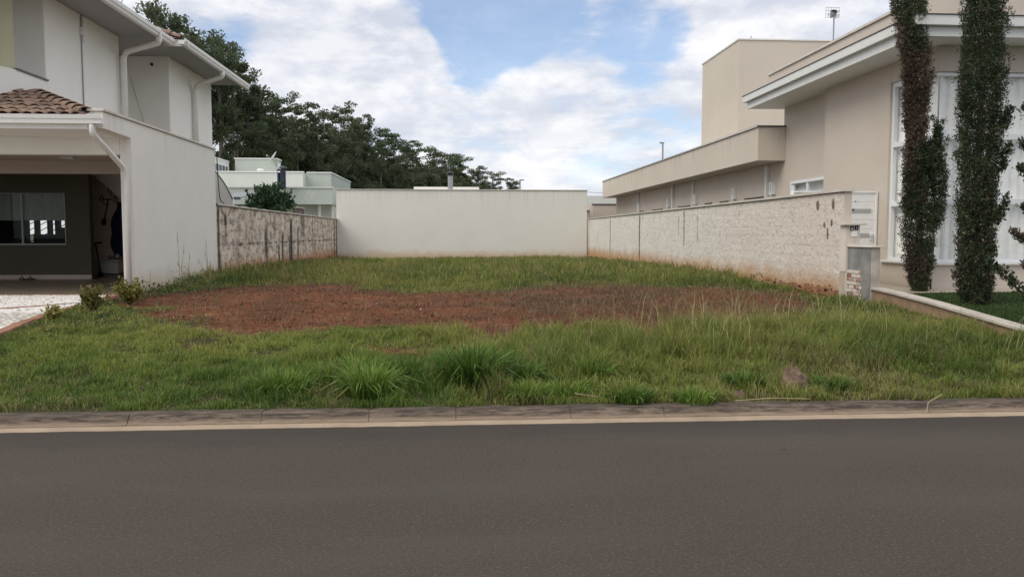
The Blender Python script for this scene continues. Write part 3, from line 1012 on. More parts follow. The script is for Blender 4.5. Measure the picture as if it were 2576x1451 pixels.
# balcony parapet with a rounded corner
bal, bal2 = [], []
for k in range(13):
    a = R(90 * k / 12)
    bal.append((-9.35 + .75 * math.cos(a), 16.55 - .75 * math.sin(a)))
    bal2.append((-9.35 + .6 * math.cos(a), 16.55 - .6 * math.sin(a)))
poly = [(-8.6, 17.647)] + bal + [(-14, 15.8), (-14, 15.95)] + bal2[::-1] + [(-8.75, 17.647)]
pb = add('balcony_parapet', MB().prism(poly, 'z', 3.5, 4.80), 'white_up', wh)
add('balcony_floor', MB().prism([(-8.75, 17.647), (-8.75, 16.55), (-9.35, 15.95), (-14, 15.95), (-14, 17.647)], 'z', 3.5, 3.9), 'white_up', wh)
add('sill', MB().box(-8.66, -8.565, 16.5, 17.70, 4.803, 4.835), 'capdark', wh)
add('column', MB().lathe([(.25, 0), (.25, .05), (.225, .06), (.225, 2.0)], (-8.935, 16.62, 4.803), 24), 'yellow', wh, smooth=False)
add('roof_flashing', MB().tube([(-9.9, 16.2, 4.1), (-9.05, 15.95, 4.2), (-8.72, 16.3, 4.26), (-8.52, 16.75, 4.46)], .05, 6), 'whitetrim', wh)
# eaves: soffit slab, fascia, gutter
pf = [(-14, 14.2), (-7.42, 14.2), (-7.42, 21.78), (-7.10, 21.78), (-7.10, 28.05), (-14, 28.05)]
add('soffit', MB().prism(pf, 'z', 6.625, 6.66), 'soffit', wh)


def gut(x, y0, y1, z):
    pr_ = [(x - .10, z + .02), (x + .03, z), (x + .055, z + .07), (x + .075, z + .075), (x + .085, z + .155), (x + .06, z + .16), (x + .05, z + .10), (x - .10, z + .10)]
    return MB().prism(pr_, 'y', y0, y1)


gt = gut(-7.40, 14.2, 21.80, 6.50)
add('upper_gutter', gt, 'whitetrim', wh)
add('upper_gutter', gut(-7.08, 21.60, 28.15, 6.50), 'whitetrim', wh)
add('gutter_end', MB().box(-7.62, -6.995, 21.80, 21.86, 6.50, 6.66), 'whitetrim', wh)
add('gutter_clip', MB().box(-7.33, -7.30, 20.70, 20.76, 6.46, 6.70).box(-7.42, -7.30, 20.70, 20.76, 6.685, 6.70), 'whitetrim', wh)
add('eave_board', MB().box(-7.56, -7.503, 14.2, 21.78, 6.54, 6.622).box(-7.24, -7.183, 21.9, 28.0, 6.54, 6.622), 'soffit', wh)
rf = add('roof', MB().grid([[(-7.36, 14.0, 6.67), (-7.36, 21.8, 6.67), (-7.04, 21.9, 6.67), (-7.04, 28.15, 6.67)], [(-11, 17, 7.9), (-11, 20, 7.9), (-11, 24, 7.9), (-11, 25, 7.9)], [(-14, 17, 6.7), (-14, 20, 6.7), (-14, 24, 6.7), (-14, 25, 6.7)]]), 'tile', wh)
for k in range(9):
    o = link_mesh('ridge_tile', TM, rf)
    p = Vector((-7.2, 21.9, 6.72)) + Vector((-.26, -.02, .085)) * k
    o.location = p - Vector(wh.location)
    o.rotation_euler = (.25, 0, R(94))
    o.scale = (1.3, .85, 1.4)
# downpipes
add('downpipe', MB().tube(bend([(-6.315, 14.47, 3.55), (-6.315, 14.47, 3.34), (-6.26, 15.70, 2.80), (-6.26, 15.70, .42)]), .052, 14), 'pipe', wh, smooth=True)
add('downpipe', MB().tube(bend([(-7.40, 20.85, 6.52), (-7.40, 20.85, 6.36), (-8.45, 21.28, 6.20), (-8.45, 21.28, 3.4)]), .075, 14), 'pipe', wh, smooth=True)
add('downpipe', MB().tube(bend([(-7.10, 25.2, 6.52), (-7.10, 25.2, 6.36), (-8.05, 25.6, 6.16), (-8.05, 25.6, 3.4)]), .075, 14), 'pipe', wh, smooth=True)
cd = add('conduit', MB().tube([(-8.585, 19.3, 6.6), (-8.585, 19.3, 3.6)], .018, 6), 'grey', wh)
add('conduit_box', MB().box(-8.598, -8.54, 19.25, 19.36, 6.15, 6.32).box(-8.598, -8.57, 19.36, 19.42, 6.0, 6.6), 'whitetrim', cd)
add('vent_hole', MB().tube([(-8.61, 23.62, 6.39), (-8.61, 23.652, 6.39)], .045, 12), 'black', wh)
add('stay_wire', MB().tube([(-9.2, 23.6, 6.0), (-8.75, 23.62, 4.3)], .008, 5), 'grey', wh)
# curved white yard wall of the same house seen over the stained wall
cv = [(-8.25, 2.3), (-8.25, 3.78), (-8.1, 3.60), (-7.95, 3.40), (-7.8, 3.15), (-7.68, 2.9), (-7.62, 2.75), (-7.60, 2.3)]
yw = add('curved_yard_wall', MB().prism(cv, 'y', 27.95, 28.1), 'white_up', wh)
add('dark_rim', MB().tube([(x, 27.94, z + .01) for x, z in cv[1:-1]], .02, 6), 'capdark', yw)

# things kept in the garage
hk = []
for (x, z) in ((-9.40, 2.72), (-9.62, 2.5), (-9.26, 2.46)):
    o = add('wall_hook', MB().tube(bend([(x - .05, 22.5, z - .02), (x - .05, 22.5, z + .11), (x + .03, 22.5, z + .12), (x + .03, 22.45, z - .08), (x + .16, 22.45, z - .13)]), .013, 6), 'black', org=(x, 22.55, z), cat='hook',
            label={-9.40: 'black bent wall hook highest under the sloping stair', -9.62: 'black bent wall hook above the hanging shovel', -9.26: 'black bent wall hook above the dark blue bag'}[x], group='hooks on the garage wall')
t = thing('shovel', (-9.5, 22.5, 1.9), 'dark shovel hanging on the pale garage end wall', 'shovel')
add('handle', MB().tube([(-9.44, 22.45, 2.5), (-9.56, 22.45, 1.97)], .018, 7), 'black', t)
add('grip', MB().tube([(-9.56, 22.45, 2.52), (-9.34, 22.45, 2.53)], .016, 7), 'black', t)
add('blade', MB().prism([(-9.62, 2.0), (-9.5, 2.0), (-9.52, 1.86), (-9.57, 1.80), (-9.64, 1.86)], 'y', 22.43, 22.45), 'darkmetal', t)
t = thing('kick_scooter', (-9.4, 22.1, .44), 'black kick scooter standing before the white storage box', 'scooter')
add('stem', MB().tube([(-9.64, 22.05, 1.33), (-9.50, 22.0, .52)], .022, 8), 'black', t)
add('handlebar', MB().tube([(-9.80, 22.02, 1.31), (-9.48, 22.08, 1.36)], .02, 8), 'black', t)
add('deck', MB().box(-9.5, -8.95, 21.95, 22.07, .50, .53), 'darkmetal', t, bevel=.01)
for x in (-9.52, -8.92):
    add('wheel', MB().tube([(x, 21.98, .51), (x, 22.04, .51)], .07, 14), 'black', t)
t = thing('storage_box', (-9.3, 22.3, .44), 'white storage box on the garage floor behind the scooter', 'box')
add('body', MB().box(-9.62, -9.12, 22.15, 22.5, .442, .84), 'boxwhite', t, bevel=.02)
add('lid', MB().box(-9.64, -9.10, 22.13, 22.52, .842, .89), 'boxwhite', t, bevel=.015)
bag = MB()
rows = []
for k in range(15):
    z = 2.45 - k * .105
    w = [.10, .13, .17, .22, .26, .28, .30, .31, .31, .32, .32, .31, .30, .27, .2][k]
    rows.append([(-9.06 + w * math.cos(a) + .02 * math.sin(k), 22.38 + .10 * math.sin(a) * (1 + .2 * math.sin(3 * a)), z) for a in [2 * math.pi * j / 16 for j in range(17)]])
bag.grid(rows)
add('garment_bag', bag, 'navy', org=(-9.06, 22.38, 1.0), label='dark blue cloth bag hanging on the garage end wall', cat='bag', smooth=True)
for i, (x, z, r, lab) in enumerate(((-9.36, .955, .062, 'small reddish ball on the storage box, next to the scooter stem'), (-9.17, .985, .09, 'larger dull ball on the storage box below the blue bag'))):
    b = MB().lathe([(r * math.sin(a), -r * math.cos(a)) for a in [math.pi * (k + .02) / 10.4 for k in range(11)]], (x, 22.25, z), 14)
    add('ball', b, 'brickband' if i == 0 else 'grey', org=(x, 22.25, z), label=lab, cat='ball', smooth=True)
t = thing('sandals', (-10.8, 20.8, .44), 'dark pair of sandals on the garage floor by the baseboard', 'sandals')
for x in (-10.92, -10.72):
    add('sandal', MB().box(x, x + .1, 20.65, 20.9, .442, .465).tube([(x, 20.72, .465), (x + .05, 20.72, .53), (x + .1, 20.72, .465)], .014, 6), 'black', t)

# ------------------------------------------------------------------ stained wall on the lot's side
sw = thing('stained_wall', (-6.3, 31, .3), 'mould stained beige boundary wall beside the white house', 'wall')
add('wall_body', MB().box(-6.36, -6.18, 21.103, 42.0, -.2, 2.33), 'stained', sw)
mb = MB()
rows = []
for k in range(70):
    y = 21.103 + (42.0 - 21.103) * k / 69
    j = random.uniform(-.006, .006)
    rows.append([(-6.42, y, 2.333), (-6.42, y, 2.375 + j), (-6.14, y, 2.372 + j), (-6.14 + j, y, 2.333), (-6.42, y, 2.333)])
add('coping', mb.grid(rows), 'capwhite', sw)
pp = add('wall_post', MB().box(-6.40, -6.165, 31.85, 32.95, 1.2, 2.60), 'stained', sw, bevel=.01)
add('post_cap', MB().box(-6.42, -6.15, 31.82, 32.98, 2.603, 2.64), 'capwhite', pp)
add('cable', MB().tube(bend([(-6.14, 21.12, 3.7), (-6.13, 21.16, 2.9), (-6.14, 21.3, 2.46), (-6.2, 21.9, 2.40)]), .012, 6), 'black', label='black cable running down the corner of the white house', cat='cable', group='cables at the house corner')
lp = [(-6.16, 21.4 + 1.05 * k / 14, 2.38 - .33 * math.sin(math.pi * k / 14) ** .8 if 0 < k < 14 else 2.38) for k in range(15)]
add('cable', MB().tube(lp, .008, 5), 'black', label='thin cable loop hanging over the top of the stained wall', cat='cable', group='cables at the house corner')

# ------------------------------------------------------------------ cream wall at the back
cw = thing('cream_house', (0, 42, .2), 'plain cream house wall closing the back of the lot', 'house')
add('rear_wall', MB().box(-6.20, 6.93, 42.0, 50.0, -.2, 3.86), 'cream', cw, bevel=.01)
add('coping', MB().box(-6.24, 6.97, 41.95, 42.25, 3.862, 3.90), 'capwhite', cw, bevel=.006)
add('roof_parapet', MB().box(-2.41, 1.31, 46.0, 46.25, 3.863, 4.26), 'cream', cw)
t = thing('flue_pipe', (-.31, 44, 3.88), 'grey metal flue with dark louvred cap over the cream wall', 'chimney')
add('pipe', MB().lathe([(.14, 0), (.14, .88)], (-.31, 44, 3.87), 18), 'grey', t, smooth=False)
add('cap', MB().lathe([(.15, 0), (.17, .02), (.15, .05), (.18, .07), (.15, .10), (.19, .13), (.20, .16), (.10, .24), (.02, .27)], (-.31, 44, 4.74), 18), 'darkmetal', t)

# ------------------------------------------------------------------ pale green house behind
gh = thing('green_house', (-11, 50, .2), 'pale green flat roofed house behind the stained wall', 'house')
add('canopy_fascia', MB().box(-18, -7.30, 48, 51.6, 3.32, 4.27), 'greenw', gh)
add('coping', MB().box(-18, -7.24, 47.94, 48.3, 4.272, 4.34), 'palegreen', gh)
add('ground_wall', MB().box(-18, -7.40, 49.3, 51.5, .2, 3.317), 'palegreen', gh)
add('post', MB().box(-8.25, -8.11, 48.6, 48.75, .2, 3.317), 'whitetrim', gh)
add('post', MB().box(-7.46, -7.36, 48.6, 48.75, .2, 3.317), 'whitetrim', gh)
add('upper_block', MB().box(-16.4, -9.75, 52, 57.9, 4.2, 5.48), 'palegreen', gh)
add('coping', MB().box(-16.44, -9.70, 51.94, 52.25, 5.482, 5.55), 'whitetrim', gh)
add('side_block', MB().box(-9.747, -8.15, 53, 62.6, 4.2, 5.52), 'greenw', gh)
add('coping', MB().box(-9.70, -8.09, 52.94, 53.2, 5.522, 5.59).box(-8.36, -8.09, 53.2, 62.6, 5.522, 5.59), 'whitetrim', gh)
add('roof_block', MB().box(-15.6, -12.7, 58, 59.4, 5.4, 6.86), 'greenw', gh)
add('coping', MB().box(-15.66, -12.64, 57.94, 59.46, 6.862, 6.93), 'whitetrim', gh)
lv = add('louvre_window', MB().box(-12.697, -12.66, 58.25, 58.75, 6.0, 6.62), 'alu', gh)
add('rear_wing', MB().box(-18, -16.0, 52.5, 57.9, 5.4, 6.62), 'palegreen', gh)
add('coping', MB().box(-18, -15.95, 52.5, 57.9, 6.622, 6.68), 'whitetrim', gh)
rw = add('window_band', MB().box(-15.997, -15.96, 53.1, 57.5, 5.72, 5.78).box(-15.997, -15.96, 53.1, 57.5, 6.26, 6.31), 'alu', gh)
for k in range(6):
    y0 = 53.15 + k * .73
    add('pane', MB().box(-15.997, -15.975, y0 + .06, y0 + .70, 5.783, 6.257), 'darkglass', rw)
    add('mullion', MB().box(-15.997, -15.95, y0, y0 + .055, 5.783, 6.257), 'alu', rw)
add('roof_vent', MB().box(-13.1, -12.75, 54, 54.4, 5.6, 5.76).lathe([(.24, .16), (.24, .2), (.2, .26), (.05, .28)], (-12.93, 54.2, 5.6), 12), 'whitetrim', gh)
aw = add('awning', MB().prism([(34, 3.05), (36.5, 3.35), (36.5, 3.42), (34, 3.12)], 'x', -9.75, -8.95), 'grey', gh)
add('awning_edge', MB().box(-9.75, -8.95, 33.9, 33.99, 3.0, 3.11), 'capdark', aw)
for (x, y, h, r, lab) in ((-9.74 * 47.3 / 46, 47.3, 5.28, .165, 'taller dark navy flue with conical cap beside the shrub'), (-9.99 * 47.3 / 46, 47.4, 5.12, .10, 'shorter dark navy flue close behind the taller one')):
    t = thing('chimney_flue', (x, y, 4.2), lab, 'chimney', 'navy flues on the green house')
    add('pipe', MB().lathe([(r, 0), (r, h - 4.2)], (x, y, 4.2), 16), 'navytile', t)
    add('cap', MB().lathe([(r * 1.55, .13), (r * 1.6, .14), (.02, .26)], (x, y, h - .02), 16), 'darkmetal', t)
    add('strut', MB().tube([(x - r * .8, y, h - .03), (x - r * .8, y, h + .13)], .012, 5).tube([(x + r * .8, y, h - .03), (x + r * .8, y, h + .13)], .012, 5), 'darkmetal', t)
t = thing('satellite_dish', (-12.75, 57.8, 6.9), 'white satellite dish mounted on the green house roof block', 'satellite dish')
mb = MB()
rows = []
ax = Vector((-.75, -.25, .55)).normalized()
u = ax.cross(Vector((0, 1, 0))).normalized()
w = ax.cross(u)
for k in range(6):
    r = .42 * k / 5
    rows.append([tuple(Vector((-12.80, 57.6, 7.0)) + (u * math.cos(a) + w * math.sin(a)) * r + ax * (r * r * .5)) for a in [2 * math.pi * j / 18 for j in range(19)]])
mb.grid(rows)
add('reflector', mb, 'whitetrim', t, smooth=True)
add('feed_arm', MB().tube([(-12.8, 57.6, 6.7), (-13.25, 57.45, 7.05)], .02, 6).box(-13.3, -13.2, 57.4, 57.5, 7.0, 7.12), 'grey', t)
add('mast', MB().tube([(-12.8, 57.62, 7.0), (-12.72, 57.75, 6.7), (-12.72, 57.93, 6.35)], .03, 8), 'grey', t)

# ------------------------------------------------------------------ white block wall on the other side
bw = thing('block_wall', (7.05, 28, .3), 'rough white painted block wall beside the beige house', 'wall')
add('wall_core', MB().box(6.9815, 7.11, 13.97, 42.0, -.2, 2.352), 'blockpaint', bw)
mb = MB()
rows = []
for k in range(110):
    y = 13.90 + (42.0 - 13.90) * k / 109
    j = random.uniform(-.004, .004)
    rows.append([(7.16, y, 2.355), (7.16, y, 2.40 + j), (6.925 + j, y, 2.40 + j), (6.93 + j, y, 2.355), (7.16, y, 2.355)])
cp = mb.grid(rows)
cp.f.append((0, 1, 2, 3))
add('coping', cp, 'capwhite', bw)
BL, BH = .39, .195
blocks = []
row = 0
z = .20
while z < 2.33:
    y = 13.975 - (row % 2) * BL / 2
    while y < 41.98:
        y0, y1 = max(y, 13.975), min(y + BL, 41.98)
        if y1 - y0 > .05:
            blocks.append((y0, y1, z, min(z + BH, 2.35)))
        y += BL
    z += BH
    row += 1
blocks.sort(key=lambda b: b[0] * 3 - (0.3 if b[2] > .5 else -12))


def block_mb(mb, b):
    y0, y1, z0, z1 = b
    g, c = .0004, .0012 + .003 * random.random() ** 4
    f = 6.974 + random.uniform(-.0015, .0015)
    i = len(mb.v)
    jit = lambda: random.uniform(-.0012, .0012)
    mb.v += [(6.981, y0 + g, z0 + g), (6.981, y1 - g, z0 + g), (6.981, y1 - g, z1 - g), (6.981, y0 + g, z1 - g)]
    mb.v += [(f + jit(), y0 + g + c, z0 + g + c), (f + jit(), y1 - g - c, z0 + g + c), (f + jit(), y1 - g - c, z1 - g - c), (f + jit(), y0 + g + c, z1 - g - c)]
    mb.f += [(i + 7, i + 6, i + 5, i + 4)] + [(i + k, i + 4 + k, i + 4 + (k + 1) % 4, i + (k + 1) % 4) for k in range(4)]


for b in blocks[:295]:
    mb = MB()
    block_mb(mb, b)
    add('block', mb, 'blockpaint', bw)
mb = MB()
for b in blocks[295:]:
    block_mb(mb, b)
add('far_blocks', mb, 'blockpaint', bw, kind='stuff')
add('end_face', MB().box(6.985, 7.115, 13.94, 13.968, .3, 2.352), 'beige', bw)
for (y, z, a, b) in ((14.98, 2.15, .055, .095), (14.35, 2.145, .04, .10), (14.68, 1.765, .035, .055), (14.39, 1.80, .032, .065), (14.54, 1.60, .028, .11)):
    pts = [(y + a * math.cos(t) * random.uniform(.75, 1.15), z + b * math.sin(t) * random.uniform(.8, 1.1)) for t in [2 * math.pi * k / 14 for k in range(14)]]
    add('cement_patch', MB().prism(pts, 'x', 6.960, 6.985), 'patchcement', bw)
for k in range(8):      # broken render with red brick at the foot; black patches paint the holes' shade
    y = 14.1 + k * .40 + random.uniform(-.1, .1)
    big = k % 3 != 1
    w, h = (random.uniform(.16, .28), random.uniform(.04, .07)) if big else (random.uniform(.05, .09), random.uniform(.02, .03))
    pts = [(y + w * math.cos(t) * random.uniform(.6, 1.2), .535 + h * math.sin(t) * random.uniform(.5, 1.3)) for t in [2 * math.pi * j / 18 for j in range(18)]]
    add('brick_or_hole_shade', MB().prism(pts, 'x', 6.968, 6.985), 'brickband' if big else 'black', bw)

# number post and low cement pillar
np_ = thing('meter_post', (7.03, 13.8, .5), 'white gate post with house number 61 and a blank plate', 'gate post')
add('post', MB().box(6.94, 7.17, 13.72, 13.965, .3, 1.745), 'beigeL', np_, bevel=.006)
add('side_plaster', MB().box(6.925, 6.9375, 13.74, 13.97, .92, 1.742), 'capwhite', np_)
add('base_notch', MB().box(6.925, 6.9375, 13.78, 13.95, .45, .90), 'path', np_)
add('cap', MB().box(6.86, 7.27, 13.66, 13.94, 1.748, 1.785), 'capwhite', np_, bevel=.005)
for (x, ch, dz) in ((6.985, '6', -.008), (7.067, '1', .004)):
    tl = add('number_tile', MB().box(x, x + .062, 13.706, 13.7175, 1.655 + dz, 1.735 + dz), 'navytile', np_, bevel=.003)
    cu = bpy.data.curves.new('digit', 'FONT')
    cu.body = ch
    cu.size = .088
    cu.extrude = .0015
    cu.align_x = 'CENTER'
    cu.materials.append(MAT['digit'])
    tmp = bpy.data.objects.new('digit', cu)
    COL.objects.link(tmp)
    dme = bpy.data.meshes.new_from_object(tmp.evaluated_get(bpy.context.evaluated_depsgraph_get()))
    bpy.data.objects.remove(tmp)
    d_ = link_mesh('digit', dme)
    d_.parent = tl
    d_.rotation_euler = (R(90), 0, 0)
    d_.location = Vector((x + .031, 13.703, 1.664 + dz)) - Vector(np_.location)
add('blank_plate', MB().box(7.01, 7.115, 13.705, 13.7175, 1.545, 1.645), 'whitetrim', np_, bevel=.003)
add('bell_plate', MB().box(7.03, 7.075, 13.708, 13.7175, 1.45, 1.51), 'beige', np_, bevel=.003)
lp_ = thing('low_pillar', (7.05, 13.3, .5), 'low grey cement pillar with patch of old bricks', 'pillar')
add('body', MB().box(6.958, 7.10, 12.93, 13.717, .2, 1.36), 'cement', lp_)
add('front_face', MB().box(6.965, 7.105, 12.905, 12.928, .3, 1.36), 'oldpaint', lp_)
add('cap', MB().box(6.93, 7.18, 12.87, 13.717, 1.363, 1.392), 'capwhite', lp_, bevel=.005)
for r_ in range(8):
    z = .44 + r_ * .066
    off = (r_ % 2) * .09
    y = 13.20 + off - .18
    while y < 13.70:
        y0, y1 = max(y, 13.20 + random.uniform(0, .04)), min(y + .17, 13.71)
        if y1 - y0 > .04:
            f = 6.945 + random.uniform(-.004, .004)
            add('brick', MB().box(f, 6.960, y0, y1, z, z + .056), 'oldbrick', lp_, bevel=.004)
        y += .18

# garden retaining wall with coping, lawn, path
rw_ = thing('garden_wall', (7.05, 10, .2), 'low garden wall with white stone coping stepping down towards the street', 'wall')
yy_ = [6.95, 8.2, 9.4, 10.35, 11.26, 12.34, 12.90]
mb = MB()
mb.grid([[(6.99, y, -.1), (6.99, y, float(cz(y)) - .032), (7.13, y, float(cz(y)) - .032), (7.13, y, -.1)] for y in yy_])
mb.f.append((3, 2, 1, 0))
add('wall_body', mb, 'soilwall', rw_)
for a, b in zip(yy_[:-1], yy_[1:]):
    mb = MB()
    mb.grid([[(6.95, y, float(cz(y)) - .03), (6.95, y, float(cz(y)) + .002), (7.17, y, float(cz(y)) + .002), (7.17, y, float(cz(y)) - .03), (6.95, y, float(cz(y)) - .03)] for y in (a + .003, b - .003)])
    mb.f += [(0, 1, 2, 3), (8, 7, 6, 5)]
    add('coping_stone', mb, 'capold', rw_)
rows = []
for y in np.arange(6.9, 15.3, .3):
    rows.append([(x, y, float(rz(y)) + (0 if x < 8 else .01)) for x in (7.1, 7.6, 8.4, 10, 13, 18)])
add('neighbour_lawn_bed', MB().grid(rows), 'lawnbase', kind='structure', label='earth under the neighbour lawn')
add('garden_path', MB().prism([(7.12, 13.2), (7.9, 13.6), (9.2, 13.72), (18, 13.66), (18, 14.6), (8.9, 14.6), (8.9, 17), (7.12, 17)], 'z', .3, .545), 'path', kind='structure', label='pale path strip along the foot of the beige house')

# gate
g = thing('side_gate', (8.05, 16.5, .5), 'white metal side gate with grey bands between wall and house', 'gate')
z = .56
for k in range(10):
    add('gate_plank', MB().box(7.15, 8.93, 16.50, 16.53, z + .004, z + .186), 'gatewhite', g, bevel=.004)
    z += .19
add('gate_frame', MB().box(7.11, 7.147, 16.47, 16.56, .5, 2.46).box(8.933, 8.98, 16.47, 16.56, .5, 2.46).box(7.11, 8.98, 16.47, 16.56, 2.463, 2.50), 'gatewhite', g, bevel=.004)
for z in (2.085, 1.565):
    add('grey_band', MB().box(7.6, 8.84 if z > 2 else 8.82, 16.485, 16.4985, z - .04, z + .04), 'gategrey', g)
add('handle', MB().box(8.83, 8.90, 16.465, 16.4985, 1.46, 1.60).tube([(8.865, 16.46, 1.575), (8.865, 16.43, 1.575), (8.78, 16.43, 1.575)], .011, 7), 'alu', g)
add('keyhole', MB().box(8.862, 8.874, 16.462, 16.4645, 1.50, 1.53), 'black', g)
add('peephole', MB().box(8.43, 8.47, 16.485, 16.4985, 2.08, 2.125).tube([(8.5, 16.49, 2.28), (8.5, 16.4985, 2.28)], .014, 10), 'black', g)

# ------------------------------------------------------------------ beige house
bh = thing('beige_house', (9.2, 16, .5), 'beige house with white double eave and tall corner window', 'house')
FX = 17.0
mb = MB()
mb.box(9.0, FX, 16.15, 19.07, .4, 5.12).box(9.003, 9.25, 14.753, 16.147, 4.70, 5.12).box(9.003, 9.25, 14.753, 16.147, .4, 1.0)
mb.box(9.0, FX, 14.5, 14.75, .4, 1.0).box(9.0, FX, 14.5, 14.75, 4.62, 5.12)
add('front_wall', mb, 'beige', bh)
add('plinth', MB().box(8.975, 8.998, 14.475, 19.05, .45, .745).box(8.975, FX, 14.475, 14.498, .45, .745), 'beige', bh)
mb = MB()
mb.box(9.2, 9.45, 19.073, 22.0, .4, 1.95).box(9.2, 9.45, 19.073, 22.0, 3.02, 5.12).box(9.2, 9.45, 21.45, 22.0, 1.95, 3.02).box(9.2, 9.45, 19.073, 19.3, 1.95, 3.02)
mb.box(9.45, FX, 19.073, 22.0, .4, 5.12)
add('side_wall', mb, 'beige', bh)
add('back_wing', MB().box(9.2, FX, 22.003, 45.5, .4, 3.63), 'beige', bh)
add('wing_fascia', MB().box(8.4, FX, 22.003, 45.5, 3.632, 4.56).box(8.4, 9.198, 21.87, 22.003, 3.632, 4.56), 'beigeL', bh, bevel=.008)
add('wing_cap', MB().box(8.36, 8.62, 21.83, 45.55, 4.562, 4.60).box(8.62, 9.198, 21.83, 22.0, 4.562, 4.60), 'capdark', bh)
add('wing_cap_edge', MB().box(8.35, 8.358, 21.82, 45.56, 4.56, 4.585), 'whitetrim', bh)
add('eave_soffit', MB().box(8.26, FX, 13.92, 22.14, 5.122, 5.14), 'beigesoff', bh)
add('eave_band', MB().box(8.20, FX, 13.86, 22.2, 5.10, 5.27).box(8.2, 8.258, 13.86, 22.2, 5.09, 5.10), 'fascia', bh)
# the soffit sits inside the lower band
add('eave_band', MB().box(8.10, FX, 13.76, 22.3, 5.273, 5.45), 'fascia', bh, bevel=.006)
add('eave_cap', MB().box(8.08, FX, 13.74, 22.32, 5.453, 5.465), 'capdark', bh)
add('roof_parapet', MB().box(9.6, FX, 14.9, 24.2, 5.467, 6.42), 'beige', bh, bevel=.008)
add('parapet_cap', MB().box(9.55, 9.75, 14.85, 24.25, 6.422, 6.48).box(9.75, FX, 14.85, 15.1, 6.422, 6.48), 'capwhite', bh)
add('tower', MB().box(11.0, 18.5, 30.8, 35.4, 4.5, 9.10), 'beigeL', bh, bevel=.01)
add('tower_cap', MB().box(10.96, 18.5, 30.76, 35.45, 9.102, 9.15), 'whitetrim', bh)
add('roof_pin', MB().tube([(11.55, 31, 9.15), (11.55, 31, 9.3)], .02, 6), 'grey', bh)
add('sill', MB().box(8.93, 9.25, 14.43, 16.25, 1.003, 1.045).box(9.25, FX, 14.43, 14.75, 1.003, 1.045), 'fascia', bh, bevel=.006)
# corner window
cwin = add('corner_window', MB().box(9.05, 9.13, 16.06, 16.147, 1.048, 4.697).box(9.05, 9.13, 14.62, 16.06, 4.60, 4.697).box(9.05, FX, 14.55, 14.62, 4.55, 4.617)
           .box(9.05, 9.13, 14.62, 16.06, 1.048, 1.11).box(9.05, FX, 14.55, 14.62, 1.048, 1.11), 'alu', bh)
for z0, z1 in ((3.37, 3.475), (2.155, 2.255)):
    add('transom', MB().box(9.035, 9.14, 14.635, 16.058, z0, z1).box(9.035, FX, 14.53, 14.635, z0, z1), 'alu', cwin, bevel=.005)
add('corner_post', MB().box(9.055, 9.075, 14.555, 14.575, 1.112, 4.548), 'grey', cwin)
for z0, z1 in ((1.112, 2.153), (2.257, 3.368), (3.477, 4.548)):
    add('pane', MB().box(9.085, 9.093, 14.62, 16.057, z0, z1), 'glass', cwin)
    add('pane', MB().box(9.093, FX, 14.58, 14.588, z0, z1), 'glass', cwin)


def pleats(x0, y0, x1, y1, z0, z1, per, depth, n):
    rows = []
    dx, dy = x1 - x0, y1 - y0
    L = math.hypot(dx, dy)
    nx, ny = -dy / L, dx / L
    ph = 0
    for k in range(n + 1):
        t = k / n
        s_ = t * L
        f = (s_ / per + .12 * math.sin(s_ * 3.1) + .08 * math.sin(s_ * 7.7)) % 1.0
        # each fold: a long lit slope and a short return
        d = depth * (f / .78 if f < .78 else (1 - f) / .22)
        r = []
        for m in range(7):
            zz_ = z0 + (z1 - z0) * m / 6
            sway = .012 * math.sin(s_ * 2.3 + m * .9) * (1 - m / 6)
            r.append((x0 + dx * t + nx * (d + sway), y0 + dy * t + ny * (d + sway), zz_))
        rows.append(r)
    return MB().grid(rows)


add('curtain', pleats(9.19, 14.66, 16.9, 14.66, 1.06, 4.60, .19, .085, 760), 'curtain', cwin)
add('curtain', pleats(9.16, 16.13, 9.16, 14.68, 1.06, 4.68, .19, .085, 130), 'curtain', cwin)
add('room_back', MB().box(9.62, FX, 15.3, 15.4, .9, 4.7).box(9.5, 9.6, 15.0, 16.1, .9, 4.7), 'garagelight', cwin)
# sliding side window
sl = add('sliding_window', MB().box(9.17, 9.26, 21.36, 21.447, 1.953, 3.017).box(9.17, 9.26, 19.303, 21.36, 2.945, 3.017).box(9.17, 9.26, 19.303, 21.36, 1.953, 2.02)
         .box(9.19, 9.25, 20.38, 20.46, 2.02, 2.945).box(9.20, 9.25, 21.27, 21.36, 2.02, 2.945), 'alu', bh, bevel=.004)
add('pane', MB().box(9.23, 9.236, 20.46, 21.27, 2.02, 2.945), 'glass', sl)
add('pane', MB().box(9.21, 9.216, 19.303, 20.38, 2.02, 2.945), 'glass', sl)
add('curtain', pleats(9.40, 21.4, 9.40, 19.35, 1.97, 3.0, .13, .035, 160), 'curtain', sl)
for y in (23.05, 30.36, 33.3, 39.7):
    add('downpipe', MB().box(9.10, 9.197, y - .055, y + .055, .5, 3.63), 'fascia', bh, bevel=.012)
for (a, b) in ((23.15, 24.85), (26.44, 27.21), (28.2, 28.9), (30.9, 32.5), (35.1, 36.8), (38.6, 39.3)):
    w = add('high_window', MB().box(9.14, 9.197, a, b, 2.64, 2.705).box(9.14, 9.197, a, a + .05, 1.9, 2.64).box(9.14, 9.197, b - .05, b, 1.9, 2.64), 'darkmetal', bh)
    add('pane', MB().box(9.17, 9.180, a + .05, b - .05, 1.9, 2.64), 'darkglass', w)
